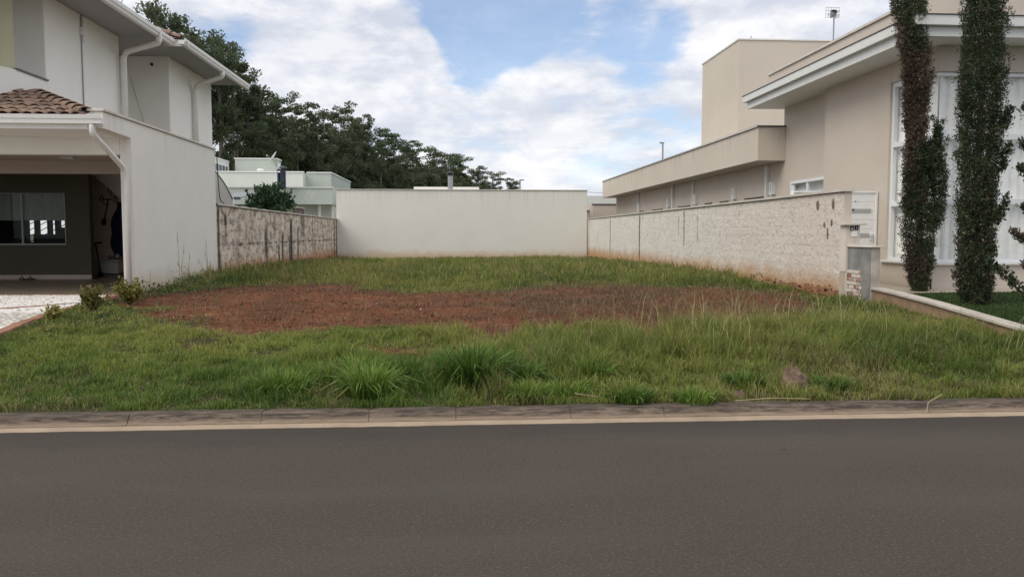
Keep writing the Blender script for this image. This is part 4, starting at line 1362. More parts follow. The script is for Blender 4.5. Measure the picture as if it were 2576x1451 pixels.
for i, y in enumerate((22.6, 25.8, 30.02, 33.96, 39.43)):
    t = thing('wall_lamp', (9.2, y, 2.9), '%s white boxy wall lamp under the wing soffit, counting from the sliding window' % ['first', 'second', 'third', 'fourth', 'fifth'][i], 'wall lamp', 'wall lamps on the beige house')
    add('frame', MB().box(9.08, 9.197, y - .11, y - .05, 2.72, 3.08).box(9.08, 9.197, y + .05, y + .11, 2.72, 3.08).box(9.08, 9.197, y - .05, y + .05, 3.01, 3.08).box(9.08, 9.197, y - .05, y + .05, 2.72, 2.79), 'fascia', t)
    add('shade', MB().box(9.12, 9.197, y - .048, y + .048, 2.80, 3.0), 'gategrey', t)
t = thing('tv_antenna', (14.97, 31.2, 9.15), 'grey television antenna on a mast on the beige tower', 'antenna')
add('mast', MB().tube([(14.97, 31.2, 9.1), (14.97, 31.2, 10.42)], .03, 8), 'grey', t)
add('boom', MB().tube([(15.1, 31.1, 10.35), (14.55, 30.6, 9.95)], .02, 6), 'darkmetal', t)
add('joint', MB().box(14.84, 15.02, 31.1, 31.25, 10.15, 10.40), 'darkmetal', t)
mb = MB()
for k in range(7):
    p = Vector((14.9, 30.92, 10.2)) + Vector((-.05, -.05, -.037)) * k
    mb.tube([p + Vector((-.12, .12, .10)), p + Vector((.12, -.12, -.10))], .007, 4)
add('director', mb, 'grey', t)
mb = MB()
for k in range(6):
    mb.tube([(14.62 + k * .11, 31.2, 10.10 + .05 * (k % 2)), (14.62 + k * .11, 31.15, 10.52)], .007, 4)
for z in (10.12, 10.25, 10.38, 10.5):
    mb.tube([(14.6, 31.17, z), (15.2, 31.17, z)], .007, 4)
add('reflector', mb, 'grey', t)

# far things
fb = thing('far_beige_house', (9, 47, .2), 'low beige house wall between the cream wall and the wing', 'house')
add('wall', MB().box(7.3, 8.10, 48.2, 52, .2, 2.95).box(8.1, 14, 47, 52, .2, 3.30), 'beige', fb)
add('roof_edge', MB().box(7.2, 8.08, 48.1, 48.3, 2.953, 3.02).box(8.05, 14, 46.95, 47.2, 3.303, 3.36), 'capdark', fb)
fg = thing('far_white_house', (9, 55, .2), 'sliver of a far white house over the cream wall end', 'house')
add('wall', MB().box(8.7, 15, 58, 64, .2, 4.35), 'palegreen', fg)
add('roof_rail', MB().tube([(8.75, 58, 4.35), (8.75, 58, 4.8)], .03, 6).tube([(8.75, 58, 4.62), (12, 58, 4.55)], .02, 6), 'grey', fg)
for (x, y, z, d, lab) in ((18.28, 70, 9.6, -.25, 'thin grey street lamp rising behind the wing roof'), (6.40, 80, 6.95, .3, 'thin grey street lamp far behind the cream wall')):
    t = thing('street_lamp', (x, y, 0), lab, 'street lamp', 'far street lamps')
    add('pole', MB().tube([(x - d * .1, y, 0), (x, y, z)], .07, 8), 'grey', t)
    add('lamp_head', MB().box(min(x, x + d) - .03, max(x, x + d) + .1, y - .1, y + .1, z - .06, z + .05), 'grey', t)


# ------------------------------------------------------------------ leaves and trees
def leaf_quads(c, size, aspect=0.55, flat=0.0, rng=RNG, updir=None):
    """random rhombic leaves centred at c (n,3)"""
    n = len(c)
    a = rng.normal(size=(n, 3))
    if updir is not None:
        a = a * (1 - updir[1]) + np.array(updir[0]) * updir[1] * 2
    a /= np.linalg.norm(a, axis=1)[:, None]
    b = rng.normal(size=(n, 3))
    b -= (b * a).sum(1)[:, None] * a
    b /= np.linalg.norm(b, axis=1)[:, None]
    s = (size * rng.uniform(.6, 1.3, n))[:, None] if np.isscalar(size) else (size * rng.uniform(.6, 1.3, n))[:, None]
    v = np.stack([c - a * s, c + b * s * aspect, c + a * s, c - b * s * aspect], 1).reshape(-1, 3)
    return v


def leaves_obj(name, v, mat, parent=None, off=None):
    n = len(v) // 4
    return np_mesh(name, v, np.arange(n * 4), np.full(n, 4), mat, parent, off=off)


def ball_pts(n, c, r, rng, shell=0.55):
    d = rng.normal(size=(n, 3))
    d /= np.linalg.norm(d, axis=1)[:, None]
    rad = shell + (1 - shell) * rng.random(n) ** .7
    return np.array(c) + d * rad[:, None] * np.array(r)


def euc_proto(seed, H=24.0, crown0=.35, nclump=26, spread=3.4, leaves=230, lsize=.20, flat=.55, top_r=1.7):
    rg = np.random.default_rng(seed)
    mb = MB()
    bend_ = rg.normal(size=2) * .5
    path = [(bend_[0] * math.sin(t * 2.2), bend_[1] * math.sin(t * 2.6), H * .97 * t) for t in np.linspace(0, 1, 9)]
    mb.tube(path, [.26 - .22 * t for t in np.linspace(0, 1, 9)], 6)
    pts = []
    for k in range(nclump):
        t = crown0 + (1 - crown0) * ((k + .6) / nclump) ** .85
        z0 = H * .97 * max(t - .10, .2)
        zz_ = H * t
        ang = k * 2.4 + rg.uniform(-.4, .4)
        ext = spread * (1.05 - abs(t - .62) * 1.35) * rg.uniform(.35, 1.0)
        if t > .93:
            ext *= .6
        p = np.interp(t, np.linspace(0, 1, 9), [q[0] for q in path]), np.interp(t, np.linspace(0, 1, 9), [q[1] for q in path])
        e = (p[0] + ext * math.cos(ang), p[1] + ext * math.sin(ang), zz_)
        mb.tube([(p[0], p[1], z0), ((p[0] + e[0]) / 2, (p[1] + e[1]) / 2, (z0 + zz_) / 2 - .2), e], [.07, .05, .02], 4, cap=False)
        r = top_r * rg.uniform(.6, 1.1)
        for m in range(rg.integers(2, 4)):
            cc = np.array(e) + rg.normal(size=3) * np.array([r * .55, r * .55, r * .28])
            pts.append(ball_pts(int(leaves * .55), cc, (r * .75, r * .75, r * .75 * flat), rg, .3))
    pts = np.concatenate(pts)
    return mb, leaf_quads(pts, lsize, .5, rng=rg)


def proto_meshes(tag_, *a, **k):
    mb, lv = euc_proto(*a, **k)
    me = bpy.data.meshes.new('trunk')
    me.from_pydata(mb.v, [], mb.f)
    me.materials.append(MAT['trunk'])
    o = leaves_obj('crown', lv, 'euc')
    m2 = o.data
    bpy.data.objects.remove(o)
    return me, m2


PROT = [proto_meshes('a', 11, crown0=.38, nclump=24, spread=3.2), proto_meshes('b', 12, crown0=.30, nclump=28, spread=3.8), proto_meshes('c', 13, crown0=.55, nclump=15, spread=2.9, top_r=2.0, flat=.45),
        proto_meshes('d', 14, crown0=.25, nclump=34, spread=4.2, leaves=190), proto_meshes('e', 15, crown0=.62, nclump=11, spread=2.6, top_r=1.5)]


def wood_line(px):
    """where a sight line at photo column px meets the edge of the wood (a straight edge running away from the street)"""
    k = (px - 1148.) / 2000. * 1.0
    # X = -31 + (Y-78)*.2065 ; X = k*Y (approx.)
    Y = (-31 - 78 * .2065) / (k - .2065)
    return k * Y, Y


KINDS = ['slim', 'full', 'flat topped', 'dense', 'sparse']
skyl = [(352, -70, 4), (428, 22, 2), (468, 40, 4), (518, 88, 4), (556, 92, 2), (598, 112, 4), (640, 188, 4), (668, 226, 2), (716, 240, 1), (748, 260, 4), (800, 262, 0), (868, 268, 1), (922, 290, 0), (955, 318, 4),
        (990, 333, 1), (1042, 355, 0), (1088, 368, 2), (1132, 384, 1), (1164, 384, 4), (1205, 416, 0), (1240, 428, 3), (1284, 446, 0)]
ORD = ['first', 'second', 'third', 'fourth', 'fifth', 'sixth', 'seventh', 'eighth', 'ninth', 'tenth', 'eleventh', 'twelfth', 'thirteenth', 'fourteenth', 'fifteenth', 'sixteenth', 'seventeenth', 'eighteenth', 'nineteenth', 'twentieth', 'twenty-first', 'twenty-second']
for i, (px, py, kd) in enumerate(skyl):
    X, Y = wood_line(px)
    zt = 1.6 + (587 - py) / 2000. * Y
    t = thing('eucalyptus_tree', (X, Y, 0), '%s eucalyptus crown on the skyline, %s from the white eave' % (KINDS[kd], ORD[i]), 'tree', 'eucalyptus trees on the skyline')
    tm, cm = PROT[kd]
    s = zt / 25.0
    wsc = s * (1.0 if s < 1.3 else 1.3 / s) * (1.25 if py > 330 else (.78 if px < 650 else 1.0))
    for nm, me in (('trunk', tm), ('crown', cm)):
        o = link_mesh(nm, me, t)
        o.scale = (wsc, wsc, s)
        o.rotation_euler = (0, 0, i * 1.7)
low = [(s_[0] * .5 + n_[0] * .5, s_[1] * .5 + n_[1] * .5 + random.uniform(22, 60)) for s_, n_ in zip(skyl[2:-1], skyl[3:])]
for i, (px, py) in enumerate(low):
    X, Y = wood_line(px)
    dn = random.uniform(2, 8)
    X, Y = X - .15 * dn, Y + dn
    zt = 1.6 + (587 - py) / 2000. * Y
    kd = (2, 0, 4, 1)[i % 4]
    t = thing('eucalyptus_tree', (X, Y, 0), '%s eucalyptus crown under the skyline, %s of the lower row from the eave' % (KINDS[kd], ORD[i]), 'tree', 'eucalyptus trees under the skyline')
    s = zt / 25.0
    wsc = s * (1.0 if s < 1.3 else 1.3 / s)
    for nm, me in zip(('trunk', 'crown'), PROT[kd]):
        o = link_mesh(nm, me, t)
        o.scale = (wsc, wsc, s)
        o.rotation_euler = (0, 0, i * 2.3 + 1)
# the body of the wood below the skyline crowns
rg = np.random.default_rng(5)
allv = []
tb = MB()
skx, sky_ = [p[0] for p in skyl], [p[1] for p in skyl]
for px in list(np.arange(505, 1300, 10.5)):
    for lay in range(2):
        X, Y = wood_line(px + rg.uniform(-6, 6))
        dn = rg.uniform(4, 12) if lay == 0 else rg.uniform(14, 30)
        X, Y = X + dn * -.15, Y + dn
        loc = np.interp(px, skx, sky_)
        top = 587 - (587 - loc) * (rg.uniform(.50, .76) if lay == 0 else rg.uniform(.58, .80))
        if px < 640:
            top = 587 - (587 - loc) * rg.uniform(.15, .42)
        H = 1.6 + (587 - top) / 2000. * Y
        tb.tube([(X, Y, 0), (X + rg.normal() * .3, Y, H * .9)], [.2, .05], 5, cap=False)
        sc_ = Y / 90.
        ncl = 17 if px > 640 else 11
        for k in range(ncl):
            t = .12 + .88 * (k + .5) / ncl
            r = (1.75 + .25 * sc_) * rg.uniform(.65, 1.15) * (1.0 if t < .8 else .8)
            ext = (1.7 + sc_ * .6) * rg.random() * (1.0 if t < .85 else .4)
            a = rg.uniform(0, 6.28)
            c = (X + ext * math.cos(a), Y + ext * math.sin(a), H * t - r * .4)
            n = 105
            allv.append(leaf_quads(ball_pts(n, c, (r, r, r * .7), rg, .35), .245 * (sc_ ** .55), .6, rng=rg))
wood = leaves_obj('woodland', np.concatenate(allv), 'euc2')
tag(wood, 'dark dense body of the eucalyptus wood below the skyline crowns', 'wood', None, 'stuff')
add('trunks', tb, 'trunk', wood)

# shrub behind the stained wall
t = thing('garden_shrub', (-6.9, 30.5, 1.0), 'dark green leafy shrub growing over the stained wall', 'shrub')
rg = np.random.default_rng(21)
mb = MB()
pts = []
for k in range(36):
    a, h = rg.uniform(0, 6.28), rg.uniform(.1, 1.0)
    ext = math.sqrt(rg.random()) * .98 * (1.12 - .75 * h)
    c = np.array([-6.95 + ext * math.cos(a), 30.5 + ext * 1.4 * math.sin(a), 2.2 + h * 1.15])
    mb.tube([(-6.95, 30.5, 1.0), tuple((c + np.array([-6.95, 30.5, 1.6])) / 2 + rg.normal(size=3) * .05), tuple(c)], [.03, .018, .008], 4, cap=False)
    pts.append(ball_pts(90, c, (.26, .3, .2), rg, .2))
    for m in range(2):
        tip = c + np.array([math.cos(a) * .25, math.sin(a) * .25, rg.uniform(.1, .32)])
        pts.append(c + (tip - c) * rg.random((12, 1)) + rg.normal(size=(12, 3)) * .02)
add('stem', mb, 'bark', t)
leaves_obj('foliage', leaf_quads(np.concatenate(pts), .062, .55, rng=rg), 'shrub', t, off=(-6.9, 30.5, 1.0))


# ------------------------------------------------------------------ cypresses
def column_pts(rg, n, zs, cx, rx, cy, ry, zlim=None):
    """points through the skin of an uneven column: zs, cx, rx given as profiles"""
    m = max(n // 42, 6)
    zt = rg.uniform(zs[0] - .05, zs[-1] - .12, m)
    at_ = rg.uniform(0, 2 * np.pi, m)
    lump = vnoise(at_ * 1.6, zt * 2.2, 1.0, 2)
    rt = (.52 + .55 * lump) * rg.uniform(.62, 1.0, m)
    ln = rg.uniform(.13, .34, m)
    out_ = rg.uniform(.10, .42, m)
    k = rg.integers(0, m, n)
    f = rg.random(n) ** .8
    zz_ = zt[k] + ln[k] * f
    w = np.interp(zz_, zs, rx)
    rad = rt[k] * np.interp(zt[k], zs, rx) + out_[k] * ln[k] * f
    sd = np.minimum(.042, w * .32) * (1.15 - .85 * f)
    aa = at_[k]
    x = np.interp(zz_, zs, cx) + np.cos(aa) * rad + rg.normal(size=n) * sd
    y = cy + np.sin(aa) * rad * ry + rg.normal(size=n) * sd
    # dense lumpy skin between the tufts
    sk = rg.random(n) < .52
    zk = rg.uniform(zs[0], zs[-1] - .03, n)
    ak = rg.uniform(0, 2 * np.pi, n)
    lk = vnoise(ak * 1.6, zk * 2.6, 1.0, 2) * .5 + vnoise(ak * 4.0, zk * 7, 1.0, 2) * .5
    rk = (.46 + .95 * lk) * (rg.random(n) ** .3)
    wk = np.interp(zk, zs, rx)
    x = np.where(sk, np.interp(zk, zs, cx) + np.cos(ak) * rk * wk, x)
    y = np.where(sk, cy + np.sin(ak) * rk * wk * ry, y)
    zz_ = np.where(sk, zk, zz_)
    aa = np.where(sk, ak, aa)
    # thin inner foliage so that the column is not hollow
    q = rg.random(n) < .10
    zi = rg.uniform(zs[0], zs[-1] - .1, n)
    ri = np.interp(zi, zs, rx) * .68 * np.sqrt(rg.random(n))
    x = np.where(q, np.interp(zi, zs, cx) + np.cos(aa) * ri, x)
    y = np.where(q, cy + np.sin(aa) * ri, y)
    zz_ = np.where(q, zi, zz_)
    return np.stack([x, y, zz_], 1), aa


def sprays(rg, p, a, cx, cz_, L=.075, k=5):
    """each point becomes a little upward fan of leaflets"""
    out = []
    d = np.stack([np.cos(a) * .55, np.sin(a) * .55, np.full(len(a), .9)], 1)
    d += rg.normal(size=d.shape) * .35
    d /= np.linalg.norm(d, axis=1)[:, None]
    for j in range(k):
        f = d + rg.normal(size=d.shape) * .45
        f /= np.linalg.norm(f, axis=1)[:, None]
        s = rg.normal(size=d.shape)
        s -= (s * f).sum(1)[:, None] * f
        s /= np.linalg.norm(s, axis=1)[:, None]
        l = (L * rg.uniform(.55, 1.25, len(p)))[:, None]
        b = p + rg.normal(size=p.shape) * .018
        out.append(np.stack([b, b + f * l * .55 + s * l * .22, b + f * l, b + f * l * .55 - s * l * .22], 1).reshape(-1, 3))
    return np.concatenate(out)


rg = np.random.default_rng(31)
# first cypress: half dead
z1 = [.50, .66, 1.06, 1.66, 2.26, 2.85, 3.3, 3.72, 4.27, 4.72, 5.13, 5.56, 5.78, 6.3, 7.0, 7.5]
l1 = [8.42, 8.32, 8.20, 8.12, 8.12, 8.13, 8.14, 8.10, 8.05, 8.03, 7.93, 7.80, 7.80, 7.85, 8.0, 8.15]
r1 = [8.58, 8.62, 8.67, 8.68, 8.57, 8.49, 8.45, 8.47, 8.53, 8.49, 8.40, 8.42, 8.38, 8.4, 8.35, 8.2]
c1, w1 = [(a + b) / 2 for a, b in zip(l1, r1)], [(b - a) / 2 for a, b in zip(l1, r1)]
t = thing('cypress_tree', (8.5, 14.0, .5), 'leaning half brown cypress with a small green side shoot', 'tree', 'cypress trees in the front garden')
p, a = column_pts(rg, 25000, z1, c1, w1, 14.0, .95)
side_ = (p[:, 0] - np.interp(p[:, 2], z1, c1)) / np.interp(p[:, 2], z1, w1)
nz_ = vnoise(p[:, 0] * 3 + p[:, 1] * 2, p[:, 2] * 2, 1.0, 3) - .5
dead = np.interp(p[:, 2], [.5, 1.0, 2.0, 2.6, 3.4, 4.6, 5.1, 5.4, 6], [.15, .42, .45, .52, .80, .66, .48, .15, .02])
dead = dead + nz_ * 1.5 - np.where(p[:, 2] > 2.6, side_ * .38, side_ * .22) + rg.normal(size=len(p)) * .16
isd = dead > .5
off = (8.5, 14.0, .5)
leaves_obj('foliage', sprays(rg, p[~isd], a[~isd], 0, 0, .035, 5), 'cyp', t, off=off)
leaves_obj('dead_foliage', sprays(rg, p[isd], a[isd], 0, 0, .037, 5), 'cypdead', t, off=off)['label'] = 'dead brown foliage'
zs, cs, rs = [1.7, 2.2, 2.56, 3.0, 3.2, 3.4, 3.56], [8.71, 8.745, 8.74, 8.71, 8.695, 8.69, 8.685], [.10, .13, .125, .075, .055, .03, .012]
p, a = column_pts(rg, 2200, zs, cs, rs, 13.95, 1.0)
leaves_obj('side_shoot', sprays(rg, p, a, 0, 0, .042), 'cyp', t, off=off)
zs, cs, rs = [2.6, 2.9, 3.1, 3.25], [8.56, 8.55, 8.53, 8.52], [.09, .09, .05, .02]
p, a = column_pts(rg, 400, zs, cs, rs, 13.9, 1.0)
leaves_obj('side_shoot', sprays(rg, p, a, 0, 0, .055), 'cyp', t, off=off)
tk = MB().tube([(8.5, 14, .4), (8.47, 14, .8), (8.4, 14, 2.2), (8.3, 14, 4.0), (8.12, 14, 5.5), (8.1, 14, 7.2)], [.07, .06, .06, .05, .04, .02], 8)
for k in range(26):
    z = rg.uniform(1.2, 5.6)
    x = float(np.interp(z, z1, c1))
    w = float(np.interp(z, z1, w1)) * rg.uniform(.8, 1.35)
    s = rg.choice([-1, 1])
    tk.tube([(x, 14, z), (x + s * w * .6, 14 + rg.normal() * .1, z + .1), (x + s * w, 14 + rg.normal() * .12, z + rg.uniform(.1, .3))], [.014, .01, .004], 4, cap=False)
add('trunk', tk, 'bark', t)
# second cypress
z2 = [.41, .55, .75, 1.27, 1.88, 2.42, 2.93, 3.56, 4.03, 4.42, 4.82, 5.2, 6.0, 6.8, 7.6]
l2 = [8.08, 7.98, 7.93, 7.88, 7.90, 7.86, 7.80, 7.79, 7.81, 7.83, 7.86, 7.88, 7.93, 8.02, 8.15]
r2 = [8.24, 8.38, 8.42, 8.42, 8.45, 8.42, 8.47, 8.49, 8.48, 8.47, 8.43, 8.44, 8.42, 8.35, 8.2]
c2, w2 = [(a + b) / 2 for a, b in zip(l2, r2)], [(b - a) / 2 for a, b in zip(l2, r2)]
t = thing('cypress_tree', (8.15, 12.0, .45), 'dense dark green cypress nearer the street, bushy all the way up', 'tree', 'cypress trees in the front garden')
off = (8.15, 12.0, .45)
p, a = column_pts(rg, 31000, z2, c2, w2, 12.0, .95)
leaves_obj('foliage', sprays(rg, p, a, 0, 0, .034, 5), 'cyp', t, off=off)
m_ = rg.random(len(p)) < (.10 * sstep(3.4, 1.0, p[:, 2]) + .015)
leaves_obj('dead_foliage', sprays(rg, p[m_], a[m_], 0, 0, .06, 3), 'cypdead', t, off=off)['label'] = 'scattered brown sprays'
ex = []
for (x0, z0, x1, z1_) in ((8.40, 2.55, 8.56, 3.0), (8.40, 1.75, 8.53, 2.15), (7.92, 1.6, 7.84, 1.9), (8.42, 3.2, 8.52, 3.5)):
    for k in range(90):
        f = rg.random()
        ex.append((x0 + (x1 - x0) * f + rg.normal() * .028 * (1.2 - f), 11.85 + rg.normal() * .04, z0 + (z1_ - z0) * f + rg.normal() * .03))
ex = np.array(ex)
leaves_obj('side_spray', sprays(rg, ex, rg.uniform(0, 6.28, len(ex)), 0, 0, .06), 'cyp', t, off=off)
add('trunk', MB().tube([(8.15, 12, .3), (8.15, 12, .9), (8.15, 12, 7.2)], [.08, .06, .02], 8), 'bark', t)
# conifer at the edge of the picture, only its branches reach in
t = thing('young_conifer', (7.95, 9.9, .35), 'young conifer near the street, drooping branches with brown tips', 'tree')
off = (7.95, 9.9, .35)
add('trunk', MB().tube([(7.95, 9.9, .2), (7.93, 9.9, 1.5), (7.96, 9.9, 3.6)], [.05, .04, .012], 8), 'bark', t)
br, gp_, bp_ = MB(), [], []
limbs = [(0.55, (6.82, 9.75, 1.24), 0), (1.35, (7.10, 9.75, 1.62), 1), (.75, (7.22, 9.6, .78), 0), (.45, (7.3, 9.5, .55), 0), (1.0, (7.25, 9.7, 1.2), 1), (1.7, (7.19, 9.7, 1.95), 0), (2.0, (7.20, 9.8, 2.45), 0), (2.5, (7.22, 9.8, 2.75), 0), (2.9, (7.18, 9.75, 3.2), 0), (3.2, (7.4, 9.8, 3.6), 0)]
for k in range(16):
    an = rg.uniform(-1.6, 1.6)
    z0 = rg.uniform(.4, 3.3)
    ln = .8 * (1.1 - z0 / 4.2)
    limbs.append((z0, (7.95 + ln * math.cos(an), 9.9 + ln * math.sin(an), z0 + .3), int(rg.random() < .3)))
for (z0, e, kd) in limbs:
    b0, e_ = np.array((7.95, 9.9, z0)), np.array(e)
    mid = (b0 + e_) / 2 + np.array([0, 0, -.10])
    br.tube([tuple(b0), tuple(mid), tuple(e_)], [.018, .012, .005], 5, cap=False)
    for f in np.linspace(.12, 1.0, 85):
        q_ = (1 - f) ** 2 * b0 + 2 * f * (1 - f) * mid + f * f * e_
        for _ in range(2):
            (bp_ if kd and rg.random() < .85 else gp_).append(q_ + rg.normal(size=3) * (.055 * (1.25 - f)))
add('branches', br, 'bark', t)
leaves_obj('foliage', sprays(rg, np.array(gp_), rg.uniform(0, 6.28, len(gp_)), 0, 0, .055), 'cyp', t, off=off)
leaves_obj('dead_foliage', sprays(rg, np.array(bp_), rg.uniform(0, 6.28, len(bp_)), 0, 0, .055, 4), 'cypdead', t, off=off)


# yellowish shrubs by the driveway
def small_shrub(x, y, h, w, n, lab, seed):
    rg = np.random.default_rng(seed)
    z0 = float(gz(x, y))
    t = thing('driveway_shrub', (x, y, z0), lab, 'shrub', 'shrubs along the driveway edge')
    mb, pts = MB(), []
    for k in range(n):
        a, e = rg.uniform(0, 6.28), rg.uniform(.25, 1) * w / 2
        tip = np.array([x + e * math.cos(a), y + e * math.sin(a), z0 + h * rg.uniform(.55, 1.0)])
        mb.tube([(x, y, z0 - .02), tuple((np.array([x, y, z0]) + tip) / 2 + rg.normal(size=3) * .02), tuple(tip)], [.008, .006, .003], 4, cap=False)
        for f in np.linspace(.4, 1, 9):
            q_ = np.array([x, y, z0]) + (tip - np.array([x, y, z0])) * f
            pts.append(q_ + rg.normal(size=(5, 3)) * .03)
    add('stem', mb, 'bark', t)
    leaves_obj('foliage', leaf_quads(np.concatenate(pts), .03, .5, rng=rg), 'croton', t, off=(x, y, z0))


small_shrub(-5.40, 13.55, .40, .52, 30, 'bushiest yellow green shrub beside the garage downpipe', 41)
small_shrub(-5.42, 12.25, .40, .50, 16, 'thin yellow green shrub in the middle of the driveway edge', 42)
small_shrub(-5.62, 11.4, .16, .28, 8, 'smallest yellow green shrub, nearest the street on the driveway edge', 43)


# ------------------------------------------------------------------ grass
def blades(name, x, y, z, h, w, lean, col, rg, parent=None, off=None, tipcol=1.25):
    n = len(x)
    yaw = rg.uniform(0, 2 * np.pi, n)
    ld = rg.uniform(0, 2 * np.pi, n)
    if isinstance(lean, tuple):
        ld, lean = lean
    s = np.stack([np.cos(yaw), np.sin(yaw), np.zeros(n)], 1) * (w * .5)[:, None]
    L = np.stack([np.cos(ld), np.sin(ld), np.zeros(n)], 1)
    b = np.stack([x, y, z], 1)
    up = np.array([0, 0, 1.])
    m = b + L * (h * lean * .35)[:, None] + up * (h * .6 * np.sqrt(np.clip(1 - (lean * .5) ** 2, .05, 1)))[:, None]
    tt = b + L * (h * lean)[:, None] + up * (h * np.sqrt(np.clip(1 - np.minimum(lean, .97) ** 2, .02, 1)))[:, None]
    v = np.stack([b - s, b + s, m + s * .8, m - s * .8, tt], 1).reshape(-1, 3)
    base = np.arange(n)[:, None] * 5
    f = (base + np.array([0, 1, 2, 3, 3, 2, 4])[None, :]).ravel()
    tot = np.tile([4, 3], n)
    c = np.stack([col * .95, col * .95, col, col, col * tipcol], 1).reshape(-1, 3)
    return np_mesh(name, v, f, tot, 'grass', parent, col=[('col', c, 'FLOAT_COLOR')], off=off)


def mixcol(cols, f):
    cols = np.array(cols)
    f = np.clip(f, 0, .9999) * (len(cols) - 1)
    i = f.astype(int)
    t = (f - i)[:, None]
    return cols[i] * (1 - t) + cols[i + 1] * t


LAWN = [(.062, .125, .024), (.155, .225, .042), (.29, .31, .07)]
FIELD = [(.075, .125, .022), (.195, .235, .048), (.36, .33, .105)]
DK = [(.04, .085, .014), (.08, .15, .024), (.13, .20, .04)]
BR = [(.075, .14, .022), (.125, .21, .036), (.19, .27, .06)]
DRY = [(.26, .21, .11), (.36, .30, .16)]
rg = np.random.default_rng(77)


def scatter(n, x0, x1, y0, y1):
    return rg.uniform(x0, x1, n), rg.uniform(y0, y1, n)


def tall_field(x, y):
    """grass height over the lot"""
    h = .052 + .03 * vnoise(x, y, 1.2, 2) + .02 * sstep(-1.5, 0, x)
    right = (.35 + .65 * sstep(10.4, 9.2, y + 1.2 * sstep(3.0, 4.5, x) * -1)) * sstep(.2, 1.6, x + (vnoise(x, y, .6, 2) - .5) * 1.5) * sstep(7.6, 8.6, y) * sstep(6.4, 4.2, x)
    h = h + right * (.035 + .13 * vnoise(x + 9, y, 1.1, 3)) * np.where(y < 14, 1, .5)
    edge = sstep(8.3, 9.6, y) * sstep(-1.8, -.2, x) * sstep(10.6, 9.6, y)
    h = h + edge * .06
    back = sstep(16.5, 20, y)
    h = h + back * (.03 + .20 * vnoise(x, y + 5, .45, 3)) * (1 - .55 * sstep(24, 36, y))
    mid = sstep(-2.4, -1.2, x) * sstep(2.2, .9, x) * sstep(6.9, 7.25, y) * sstep(9.0, 8.2, y)
    h = h + mid * .16 * sstep(.3, .7, vnoise(x, y, 1.6, 3))
    wl = sstep(-4.9, -5.9, x) * sstep(14.5, 16.5, y)
    h = h + wl * .09 * vnoise(x, y, 1.5, 2)
    return h


def keep_lot(x, y):
    return (x > drive_edge(y) + .02) & (x > -6.15 * (y > 15.2) - 99 * (y <= 15.2)) & (x < 6.94) & (y > 6.86)


def lot_grass(name, n, y0, y1, wmul, label, x0=-6.6, x1=7.0):
    x, y = scatter(n, x0, x1, y0, y1)
    k = keep_lot(x, y)
    s = soilmask(x, y)
    k &= rg.random(len(x)) > np.clip(s * 1.25, 0, .975)
    k &= rg.random(len(x)) < .18 + 1.25 * sstep(.22, .62, vnoise(x, y, 3.2, 3))
    x, y = x[k], y[k]
    h = tall_field(x, y) * rg.uniform(.35, 1.35, len(x)) * (1 - .8 * s[k]) * (.35 + 1.3 * sstep(.2, .8, vnoise(x, y, 5.5, 3)))
    f = vnoise(x, y, .55, 3) * .60 + vnoise(x + 7, y, 5.5, 2) * .40 + rg.normal(size=len(x)) * .25 - .03
    yel = sstep(-5.5, -3.2, x) * sstep(-1.2, -2.6, x) * sstep(7.8, 9.2, y) * .22
    f = f + yel + soilmask(x, y) * .35 + sstep(.25, .6, vnoise(x + 3, y, 2.2, 2)) * .08
    dk = sstep(.54, .68, vnoise(x + 20, y + 4, .8, 3)) * .65 + sstep(-4.2, -5.5, x) * sstep(9, 7.5, y) * .35
    c = mixcol(FIELD, f - dk * .6)
    lw = sstep(.3, -1.2, x)[:, None] * sstep(10.5, 9.5, y)[:, None]
    c = c * (1 - lw) + mixcol(LAWN, f + .08 - dk * .5) * lw
    gr = (sstep(-2.4, -1.3, x) * sstep(1.6, .7, x) * sstep(9.3, 8.2, y) * sstep(.35, .6, vnoise(x + 2, y + 9, 1.3, 3)))[:, None]
    c = c * (1 - gr) + mixcol(BR, f) * gr
    dry = rg.random(len(x)) < (.08 + .10 * sstep(16, 20, y) + .22 * soilmask(x, y) + .35 * sstep(.62, .72, vnoise(x + 31, y + 3, 1.4, 3)) * sstep(9, 8, y) + .07 * sstep(.5, 2, x) * sstep(8.4, 9.5, y))
    c[dry] = mixcol(DRY, rg.random(dry.sum())) * rg.uniform(.55, 1, dry.sum())[:, None]
    w = (.005 + .0045 * rg.random(len(x)) ** 2) * wmul
    lean = np.clip(rg.beta(1.6, 1.3, len(x)), .05, .96)
    o = blades(name, x, y, gz(x, y) - .01, h, w, lean, c, rg)
    return tag(o, label, 'grass', None, 'stuff')


lot_grass('verge_grass', 330000, 6.86, 10.6, 1.05, 'green grass of the verge and front of the lot')
lot_grass('field_grass', 150000, 10.6, 20, 1.7, 'patchy grass around the bare red soil')
lot_grass('back_grass', 110000, 18.5, 41.95, 3.6, 'taller olive grass in front of the cream wall', x0=-6.15)

